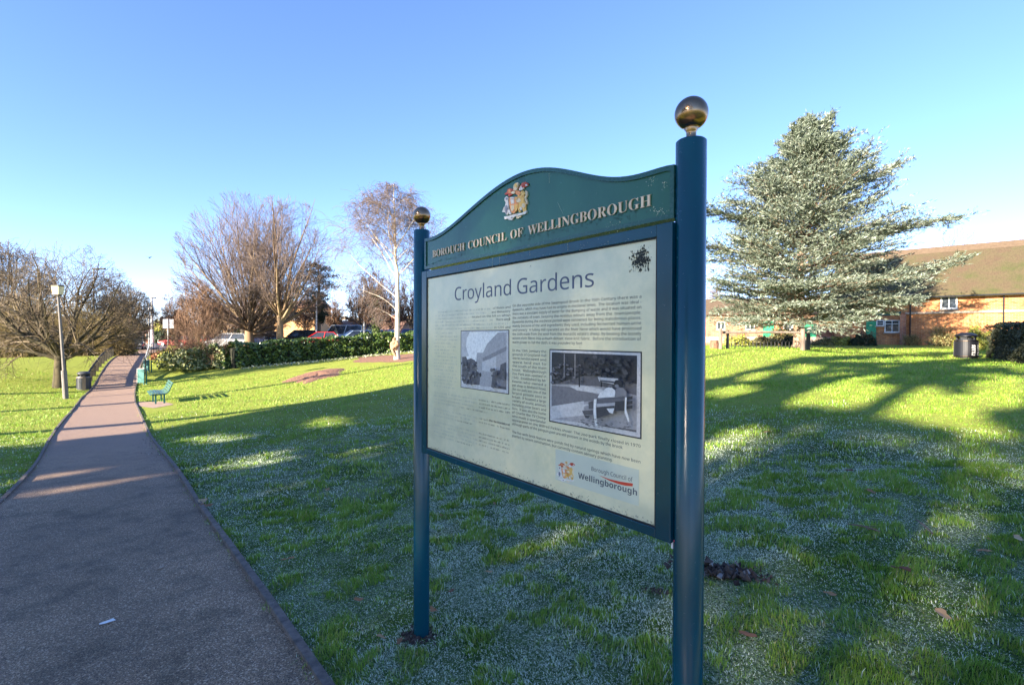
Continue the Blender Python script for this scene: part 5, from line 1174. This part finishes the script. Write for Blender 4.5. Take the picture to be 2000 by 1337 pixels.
# ================================================================== CARS
m_tyre = simple('tyre', (.02, .02, .02), None, .8); m_rim = simple('rim', (.55, .55, .57), None, .3, .8)
m_head = simple('headlight', (.8, .8, .78), None, .1); m_tail = simple('tail_light', (.5, .02, .02), None, .2)
def car(label, x, y, head, L, W, Hh, colr, kind='hatch', name='parked_car', cat='car'):
    g = np.array([x, y, h1(x, y) + .02]); root = empty(name, g, head, label, cat, 'vehicles in the car park')
    m_body = simple('car_paint', colr, tuple(v * .9 for v in colr), .25, .0, scale=2, coat=.8)
    hl = L / 2; w = W / 2
    if kind == 'van': zb = [(-hl, .85), (-hl + .05, 1.0), (0, 1.05), (hl * .62, 1.02), (hl * .95, .85), (hl, .6)]; gh = [(-hl + .06, -hl + .1), (hl * .40, hl * .68)]
    elif kind == 'estate': zb = [(-hl, .70), (-hl + .06, .92), (-.2, .92), (hl * .38, .90), (hl * .9, .72), (hl, .48)]; gh = [(-hl + .10, -hl + .38), (hl * .12, hl * .46)]
    else: zb = [(-hl, .66), (-hl + .1, .90), (0, .92), (hl * .42, .90), (hl * .9, .74), (hl, .48)]; gh = [(-hl + .12, -hl + .65), (hl * .10, hl * .50)]
    b = MB(); st = []
    for (x_, z_) in zb:
        e = .86 if abs(x_) > hl * .97 else 1.0
        st.append([(x_, -w * e * .94, .22), (x_, -w * e, .45), (x_, -w * e * .97, z_ - .1), (x_, -w * e * .88, z_), (x_, w * e * .88, z_), (x_, w * e * .97, z_ - .1), (x_, w * e, .45), (x_, w * e * .94, .22)])
    V = np.array(st).reshape(-1, 3); k = 8; F = [(i * k + j, i * k + (j + 1) % k, (i + 1) * k + (j + 1) % k, (i + 1) * k + j) for i in range(len(st) - 1) for j in range(k)]
    b.add(V, F + [tuple(range(k)), tuple(range(len(st) * k - 1, (len(st) - 1) * k - 1, -1))]); b.build('body', m_body, root, False)
    zz_ = .90 if kind != 'van' else 1.0; (r0, r1), (f1, f0) = gh; ht = Hh - .03
    G = np.array([(r0, -w * .86, zz_), (f0, -w * .86, zz_), (f1, -w * .70, ht), (r1, -w * .70, ht), (r0, w * .86, zz_), (f0, w * .86, zz_), (f1, w * .70, ht), (r1, w * .70, ht)])
    MB().add(G, [(0, 1, 2, 3), (7, 6, 5, 4), (1, 5, 6, 2), (0, 3, 7, 4), (3, 2, 6, 7)]).build('windows', m_glass, root)
    rp = MB().box(((r1 + f1) / 2, 0, ht + .015), (f1 - r1 + .12, W * .72, .05), taper=.93)
    for s in (-1, 1):
        for (xa, xb) in ((r0, r1), (f0, f1), ((r0 + f0) / 2, (r1 + f1) / 2)): rp.tube([(xa, s * w * .865, zz_), (xb, s * w * .705, ht)], .035, 4)
    rp.build('roof', m_body, root)
    for sx_ in (-hl * .62, hl * .62):
        for s in (-1, 1):
            t_ = MB(); a = np.linspace(0, 2 * math.pi, 19)[:-1]; R_ = .31
            for (rr, y_) in (): pass
            v = [(sx_ + R_ * math.cos(q), s * (w - .19), .31 + R_ * math.sin(q)) for q in a] + [(sx_ + R_ * math.cos(q), s * (w + .01), .31 + R_ * math.sin(q)) for q in a]
            t_.add(v, [tuple(range(18)), tuple(range(35, 17, -1))] + [(i, 18 + i, 18 + (i + 1) % 18, (i + 1) % 18) for i in range(18)]); wo = t_.build('wheel', m_tyre, root)
            v = [(sx_ + .20 * math.cos(q), s * (w + .015), .31 + .20 * math.sin(q)) for q in a]; MB().add(v, [tuple(range(18))]).build('rim', m_rim, wo)
    for s in (-1, 1):
        MB().box((hl * .965, s * w * .66, .62), (.10, .34, .14)).build('headlight', m_head, root); MB().box((-hl * .985, s * w * .76, .72), (.08, .2, .26)).build('tail_light', m_tail, root)
    return root
def cx(px, Y): p = pix(px, 660, Y); return p[0], p[1]
cars = [('silver estate car parked side-on left of the big fan-shaped tree', 445, 52, R(180), 4.6, 1.75, 1.48, (.45, .46, .47), 'estate'),
 ('dark navy car behind the trunk of the fan-shaped tree', 512, 56, R(200), 4.2, 1.75, 1.5, (.02, .03, .07), 'hatch'),
 ('black car between the two big bare trees', 536, 53, R(-70), 4.2, 1.75, 1.5, (.015, .015, .018), 'hatch'),
 ('large black car parked behind the hedge, left of the red car', 583, 54, R(190), 4.5, 1.8, 1.6, (.02, .02, .022), 'estate'),
 ('bright red car parked behind the hedge', 622, 50, R(205), 4.0, 1.7, 1.45, (.55, .02, .02), 'hatch'),
 ('white van parked behind the hedge', 668, 58, R(185), 4.8, 1.95, 2.05, (.78, .78, .76), 'van'),
 ('pale blue car in front of the white van', 690, 52, R(215), 4.0, 1.7, 1.5, (.40, .52, .66), 'hatch'),
 ('light blue car left of the ivy-covered trunk', 724, 54, R(235), 4.0, 1.7, 1.5, (.25, .38, .62), 'hatch'),
 ('silver blue car right of the ivy-covered trunk', 752, 55, R(250), 4.1, 1.7, 1.5, (.38, .45, .55), 'hatch'),
 ('deep blue car next to the left post of the notice board', 800, 55, R(260), 4.1, 1.7, 1.5, (.02, .06, .30), 'hatch'),
 ('dark blue car at the far end of the path, half behind the twiggy bush', 266, 63, R(-60), 4.2, 1.75, 1.55, (.02, .03, .10), 'hatch'),
 ('red car on the road behind the two grey sign backs', 344, 70, R(180), 4.1, 1.7, 1.45, (.55, .03, .02), 'hatch'),
 ('orange red car on the road behind the thin bare shrubs', 384, 71, R(180), 4.1, 1.7, 1.45, (.60, .10, .04), 'hatch')]
for lb, px, Y, hd_, L_, W_, H_, c_, kd in cars:
    x, y = cx(px, Y); car(lb, x, y, hd_, L_, W_, H_, c_, kd, 'parked_van' if kd == 'van' else 'parked_car', 'van' if kd == 'van' else 'car')

# ================================================================== FAR HOUSES (left)
def house(label, px, Y, wpx, ye, yr, wallm, roofm, rot=0, dep=7, wins=2, chim=True, name='house'):
    g = gp(px, Y); W_ = wpx / 1000 * Y; he = hz(ye, px, Y) - g[2]; hr = hz(yr, px, Y) - g[2]; root = empty(name, g, rot, label, 'house')
    MB().box((0, dep / 2, he / 2 - .2), (W_, dep, he + .4)).build('wall', wallm, root)
    h2 = W_ / 2 + .3; r_ = MB(); r_.add([(-h2, -.4, he - .15), (h2, -.4, he - .15), (h2, dep / 2, hr), (-h2, dep / 2, hr), (-h2, dep + .4, he - .15), (h2, dep + .4, he - .15), (-h2, -.4, he), (h2, -.4, he)], [(0, 1, 2, 3), (3, 2, 5, 4), (0, 3, 4), (1, 5, 2)]); rr = r_.build('roof', roofm, root)
    if chim: MB().box((W_ * .3, dep / 2, hr + .2), (.8, .6, 1.3)).build('chimney', wallm, rr)
    for k in range(wins):
        x = (k + .5) / wins * W_ - W_ / 2; f = MB()
        z0 = he * .72 if he > 4 else he * .6; f.box((x, -.03, z0), (1.5, .08, 1.1)); wo = f.build('window', m_white, root); MB().box((x - .35, -.075, z0), (.6, .02, .9)).box((x + .35, -.075, z0), (.6, .02, .9)).build('pane', m_glass, wo)
m_rt = simple('brown_tiles', (.22, .12, .08), (.14, .08, .06), .9, scale=12, bmp=.3)
m_obr = simple('orange_brick', (.62, .36, .16), (.50, .27, .12), .9, scale=6)
m_rbr = simple('far_red_brick', (.50, .20, .12), (.40, .16, .10), .9, scale=6)
house('ochre brick house behind the two big bare trees', 575, 76, 78, 598, 584, m_obr, m_rt, 0, 7, 3)
house('long low house with a brown tiled roof beyond the parked van', 715, 82, 130, 645, 624, m_rbr, m_rt, R(-6), 8, 5)
house('low house with a dark gable at the far end of the path', 305, 92, 40, 648, 634, m_rbr, m_rt, R(8), 8, 2)
house('red brick house end partly behind the two grey sign backs', 338, 88, 26, 640, 630, m_obr, m_rt, 0, 6, 1)
house('red brick house at the left behind the tree by the white poles', 215, 95, 50, 640, 618, m_rbr, m_rt, R(15), 8, 2)
hedge('dark hedge across the road at the far end of the path', [gp(300, 86)[:2], gp(330, 85)[:2], gp(365, 84)[:2]], 2.0, 1.2, leaf_dark, 60, .16, m_core)
hedge('yellowish hedge topping in front of the far red house', [gp(305, 90)[:2], gp(325, 89)[:2]], 3.0, 1.2, leaf_yell, 60, .16, m_core)
# distant tree belt, reads as one mass
tb = MB(); q = np.random.default_rng(21)
for k in range(70):
    px = -900 + 3800 * k / 70 + q.normal() * 15; Y = 135 + q.random() * 40; p = pix(px, 660, Y); h_ = 4.5 + q.random() * 4.0; m_ = 260
    d = norm(q.normal(size=(m_, 3))); d[:, 2] = np.abs(d[:, 2]); P = np.array([p[0], p[1], h1(p[0], p[1])]) + d * np.array([7, 4, h_]) * (.6 + .4 * q.random((m_, 1))); leafquads(tb, P, 1.0, .8)
tag(tb.build('distant_trees', attr_mat('far_foliage', [(0, (.07, .06, .045)), (.6, (.17, .13, .09)), (1, (.16, .17, .09))], .9)), kind='stuff')

# ================================================================== GRASS
def patch_mask(x, y):
    t = vnoise(x, y, .16, 31) * .55 + vnoise(x, y, .07, 32) * .30 + vnoise(x, y, .8, 33) * .22
    return t / 1.07
def grass(nb, y0, y1, seed, rmax, hs, wexp):
    q = np.random.default_rng(seed); Y = y0 + (y1 - y0) * q.random(nb) ** 1.0; r_ = (q.random(nb) * 2 - 1) * rmax
    X = r_ * np.maximum(Y, 1.2); x, y = X, Y
    ok = ~inpoly(x + q.normal(size=nb) * .035, y + q.normal(size=nb) * .035, PATHPOLY.tolist())
    z = H(x, y); px, py, d = proj(np.stack([x, y, z], 1))
    ok &= ~(inpoly(px, py, [(548,722),(600,713),(690,712),(680,722),(620,733),(560,735)])) & ~inpoly(px, py, [(258,786),(345,784),(345,806),(262,806)])
    bare = (np.hypot((px - 1415) / 42, (py - 1122) / 20) < 1) | (np.hypot((px - 1285) / 22, (py - 1158) / 14) < 1); ok &= ~(bare & (q.random(nb) < .85))
    x, y, z = x[ok], y[ok], z[ok]; n_ = len(x); t = patch_mask(x, y)
    edge = np.zeros(n_)
    fm = frostmask(x, y, z); tuft = np.clip((t - .46) / .16, 0, 1); u = q.random(n_)
    # fewer blades and flatter where frosted
    hgt = hs * (.55 + .8 * q.random(n_)) * (.55 + 1.0 * tuft); dist = y
    wd = .00135 * (np.maximum(dist, 1.5) / 2.0) ** wexp * (.7 + .6 * q.random(n_))
    az = q.random(n_) * 6.283; lean = (.35 + .9 * q.random(n_)) * (1.5 - .85 * tuft)
    # local combing direction
    ca = vnoise(x, y, .35, 41) * 9; dx = np.cos(az) * .75 + np.cos(ca) * .6; dy = np.sin(az) * .75 + np.sin(ca) * .6; nn = np.hypot(dx, dy) + 1e-6; dx /= nn; dy /= nn
    hx, hy = -dy, dx; l1 = hgt * .55; l2 = hgt * .5
    b = np.stack([x, y, z - .004], 1); s = np.stack([hx, hy, 0 * hx], 1) * wd[:, None]
    dirv = np.stack([dx, dy, 0 * dx], 1); m1 = b + dirv * (l1 * np.sin(lean * .5))[:, None] + np.array([0, 0, 1]) * (l1 * np.cos(lean * .5))[:, None]
    tp = m1 + dirv * (l2 * np.sin(np.minimum(lean * 1.5, 1.75)))[:, None] + np.array([0, 0, 1]) * (l2 * np.cos(np.minimum(lean * 1.5, 1.75)))[:, None]
    V = np.stack([b - s, b + s, m1 - s * .75, m1 + s * .75, tp], 1)
    fr = fm * (1 - tuft * .93) * (.45 + .55 * (vnoise(x, y, 1.6, 51) > .35)) * np.clip(1.5 - dist / 22, .25, 1)
    isf = (u < fr * .88)
    green = .08 + .34 * q.random(n_) + .08 * tuft
    dry = (q.random(n_) < .05) & ~isf; val = np.where(isf, .72 + .28 * q.random(n_), green); val = np.where(dry, .56, val); val = np.where((fm < .5) & ~isf & ~dry, val * .9 + .06, val)
    return V, val
gb = MB()
for nb, y0, y1, sd, rm, hs_g, we in ((400000, .75, 5.5, 61, 1.2, .028, .75), (200000, 4.5, 13, 62, 1.2, .040, .8), (120000, 11, 30, 63, 1.15, .055, .85)):
    V, val = grass(nb, y0, y1, sd, rm, hs_g, we); n_ = len(V); base_ = np.arange(n_)[:, None] * 5
    gb.add(V.reshape(-1, 3), (base_ + np.array([[0, 1, 3, 2]])), val); gb.n -= len(V) * 5; gb.V.pop()
    gb.F.append(base_ + np.array([[2, 3, 4]]) + gb.n); gb.A.append(val); gb.mi.append(np.zeros(n_)); gb.V.append(V.reshape(-1, 3)); gb.n += len(V) * 5
m_grass = attr_mat('grass_blade', [(0, (.06, .14, .008)), (.3, (.19, .35, .03)), (.5, (.30, .38, .065)), (.56, (.42, .36, .15)), (.62, (.20, .28, .06)), (.70, (.42, .52, .36)), (1, (.82, .88, .72))], .55, trans=.25, spec=.35)
tag(gb.build('grass', m_grass), kind='stuff')

# ================================================================== SMALL THINGS ON THE GROUND
m_leafb = attr_mat('dead_leaf', [(0, (.10, .04, .02)), (.5, (.28, .13, .05)), (1, (.42, .28, .14))], .7)
def dead_leaf(label, x, y, s_, rz, cat='leaf', name='fallen_leaf', group=None, lift=.02, mat_=None, v=.5):
    q = np.random.default_rng(int(abs(x * 977 + y * 131)) + 1); k = 9; top = []
    a = np.linspace(0, 2 * math.pi, k, endpoint=False); rr = s_ * (.55 + .45 * q.random(k)) * np.where(np.abs(np.cos(a)) > .7, 1.25, .8)
    V = [(0, 0, .004)] + [(rr[i] * math.cos(a[i]), rr[i] * .7 * math.sin(a[i]), s_ * .35 * q.random()) for i in range(k)]
    mb = MB().add(V, [(0, i + 1, (i + 1) % k + 1) for i in range(k)], v); o = mb.build(name, mat_ or m_leafb, None, loc=(x, y, h1(x, y) + lift), rz=rz); return tag(o, label, cat, group)
def ground_at(px, py):
    lo, hi = .8, 60
    for _ in range(50):
        mi = (lo + hi) / 2; P = pix(px, py, mi)
        if P[2] > h1(P[0], P[1]): lo = mi
        else: hi = mi
    return pix(px, py, lo)
for k, (px, py, s_) in enumerate([(1660,925,.05),(1702,968,.06),(745,1255,.035),(883,1162,.03),(845,1200,.04),(955,1125,.03),(780,1262,.03),(1920,1085,.05),(1988,1060,.05),(862,1012,.03),(1500,848,.09),(1590,880,.06),(700,1180,.03),(1840,1210,.05),(1460,1250,.04),(560,1100,.05),(395,985,.10),(402,992,.08),(640,960,.05),(1760,1120,.05)]):
    P = ground_at(px, py); dead_leaf('brown curled leaf fallen on the frosted grass', P[0], P[1], s_, k * 1.3, group='fallen leaves on the lawn', v=(k * .37) % 1, lift=.03)
P = ground_at(207, 1222); dead_leaf('small crumpled white scrap of litter on the near path', P[0], P[1], .045, .5, 'litter', 'paper_scrap', None, .02, m_white)
P = ground_at(313, 1113); dead_leaf('pale fallen leaf on the asphalt near the right edging', P[0], P[1], .03, 1.5, 'leaf', 'fallen_leaf', None, .02, m_conc)
m_soil = simple('turned_soil', (.06, .045, .04), (.02, .015, .014), .95, scale=30, bmp=.8)
m_fsoil = attr_mat('frosted_soil', [(0, (.03, .02, .018)), (.75, (.09, .065, .05)), (1, (.22, .22, .22))], .9)
for px, py, rx, n_, lb in ((1415, 1122, .17, 260, 'lump of scraped dark soil and moss in the grass right of the near post'), (1287, 1158, .06, 90, 'small frosted clod of soil in the grass left of the near post')):
    P = ground_at(px, py); q = np.random.default_rng(px); mb = MB()
    for i in range(n_):
        c = np.array([q.normal() * rx * .6, q.normal() * rx * .3, abs(q.normal()) * rx * .10]); c[1] -= c[0] * .35; s_ = rx * (.04 + .11 * q.random()); v = q.normal(size=(6, 3)) * s_ * .35 + np.array([[s_, 0, 0], [-s_, 0, 0], [0, s_, 0], [0, -s_, 0], [0, 0, s_], [0, 0, -s_]])
        mb.add(v + c, [(0, 2, 4), (2, 1, 4), (1, 3, 4), (3, 0, 4), (2, 0, 5), (1, 2, 5), (3, 1, 5), (0, 3, 5)], q.random())
    tag(mb.build('soil_clod', m_fsoil, None, loc=(P[0], P[1], P[2] + .01)), lb, 'soil clod')
m_stick = simple('stick', (.20, .14, .10), (.08, .05, .04), .9, scale=30)
for (a, b_, lb) in (((1655, 1030), (1720, 1046), 'thin dead stick lying in the grass right of the near post, left one of two'), ((1790, 1022), (1822, 1050), 'forked dead stick lying in the grass, right one of two')):
    A1 = ground_at(*a); B1 = ground_at(*b_); mb = MB(); mb.tube([A1 + [0, 0, .03], (A1 + B1) / 2 + [0, .01, .04], B1 + [0, 0, .03]], [.004, .006, .005], 6); mb.tube([(A1 + B1) / 2 + [0, .01, .04], B1 + [.02, .08, .04]], .003, 5)
    tag(mb.build('dead_stick', m_stick), lb, 'stick')
# gravel, moss and crumbs gathered along the right edging
q = np.random.default_rng(5); gr_ = MB(); i = q.integers(30, 190, 1500); Pn = PR[np.minimum(i, len(PR) - 1)] + q.normal(size=(1500, 2)) * .012
keep = (PR[np.minimum(i, len(PR) - 1)][:, 1] < 12); off = np.abs(q.normal(size=1500)) * .13 + .01; d_ = np.array([-.78, -.62]); Pn = PR[np.minimum(i, len(PR) - 1)] + q.random((1500, 1)) * np.array([[-.25, .31]]) + d_ * off[:, None]
Pn = Pn[keep]; z = H(Pn[:, 0], Pn[:, 1]) + .016
for (x, y), zz_ in zip(Pn, z):
    s_ = .003 + .008 * q.random() ** 2; v = q.normal(size=(6, 3)) * s_ * .25 + np.array([[s_, 0, 0], [-s_, 0, 0], [0, s_, 0], [0, -s_, 0], [0, 0, s_], [0, 0, -s_]]); gr_.add(v + [x, y, zz_ + s_ * .5], [(0, 2, 4), (2, 1, 4), (1, 3, 4), (3, 0, 4), (2, 0, 5), (1, 2, 5), (3, 1, 5), (0, 3, 5)], q.random())
tag(gr_.build('gravel', attr_mat('gravel', [(0, (.06, .05, .04)), (.6, (.16, .14, .12)), (1, (.5, .48, .44))], .9)), kind='stuff')
# snowdrops / pale edge flowers under the hedge
fl = MB(); Pq = np.array([gp(px_, Y_) for px_, Y_ in zip(np.linspace(470, 812, 14), np.linspace(31.6, 37.6, 14))]); t = q.random(900) * 13; i = np.minimum(t.astype(int), 12); f = (t - i)[:, None]; c = Pq[i] * (1 - f) + Pq[i + 1] * f + q.normal(size=(900, 3)) * [.2, .25, 0] + [0, .3, 0]; c[:, 2] = H(c[:, 0], c[:, 1]) + .05 + q.random(900) * .12
leafquads(fl, c, .05, .6); tag(fl.build('ground_cover', attr_mat('pale_leaves', [(0, (.10, .14, .05)), (1, (.55, .56, .42))], .7)), kind='stuff')
# small bird in the sky over the path
P = pix(292, 503, 40); mb = MB(); mb.lathe([(.001, -.13), (.03, -.09), (.045, 0), (.03, .08), (.001, .13)], 8)
bo = MB(); root = empty('bird', P, 0, 'tiny dark bird flying over the path', 'bird'); V = np.concatenate(mb.V)[:, [0, 2, 1]]; bo.add(V, mb.F[0]); bo.build('body', m_dark, root)
MB().add([(0, -.05, .01), (.22, -.08, .09), (.20, .02, .09), (0, .05, .01)], [(0, 1, 2, 3)]).build('wing', m_dark, root); MB().add([(0, -.05, .01), (-.22, -.08, .09), (-.20, .02, .09), (0, .05, .01)], [(3, 2, 1, 0)]).build('wing', m_dark, root)

# downpipe on the brick building, bare soil round the sign posts
u_ = bpt(1765, 600)[0] + .4; mb = MB(); mb.tube([BL(u_, ze - .3, -.12), BL(u_, bz + .1, -.12)], .05, 6); mb.build('downpipe', m_dark, bld)
u_ = bpt(1960, 600)[0]; mb = MB(); mb.tube([BL(u_, ze - .3, -.12), BL(u_, bz + .1, -.12)], .05, 6); mb.build('downpipe', m_dark, bld)
q = np.random.default_rng(9)
for uu in (0, SPAN):
    c = G0 + UX * uu; mb = MB()
    for i in range(150):
        a = q.random() * 6.283; r_ = .04 + abs(q.normal()) * .035; s_ = .004 + .010 * q.random(); p = np.array([math.cos(a) * r_, math.sin(a) * r_, s_ * .3]); v = q.normal(size=(6, 3)) * s_ * .3 + np.array([[s_, 0, 0], [-s_, 0, 0], [0, s_, 0], [0, -s_, 0], [0, 0, s_], [0, 0, -s_]]); mb.add(v + p, [(0, 2, 4), (2, 1, 4), (1, 3, 4), (3, 0, 4), (2, 0, 5), (1, 2, 5), (3, 1, 5), (0, 3, 5)], q.random() * .8)
    tag(mb.build('soil', m_fsoil, None, loc=(c[0], c[1], h1(c[0], c[1]))), kind='structure')

q = np.random.default_rng(77)
for k in range(46):
    if k < 22: i = q.integers(35, 150); p = PR[i] + np.array([-.78, -.62]) * (.03 + abs(q.normal()) * .16)
    else: Yq = 2.6 + q.random() * 9; p = np.array([(-.25 + q.random() * 1.2) * Yq, Yq])
    dead_leaf('small brown leaf lying loose on the grass or the path edge', float(p[0]), float(p[1]), .018 + .022 * q.random(), q.random() * 6, group='small loose leaves', v=float(q.random()), lift=.02 if k < 22 else .028)
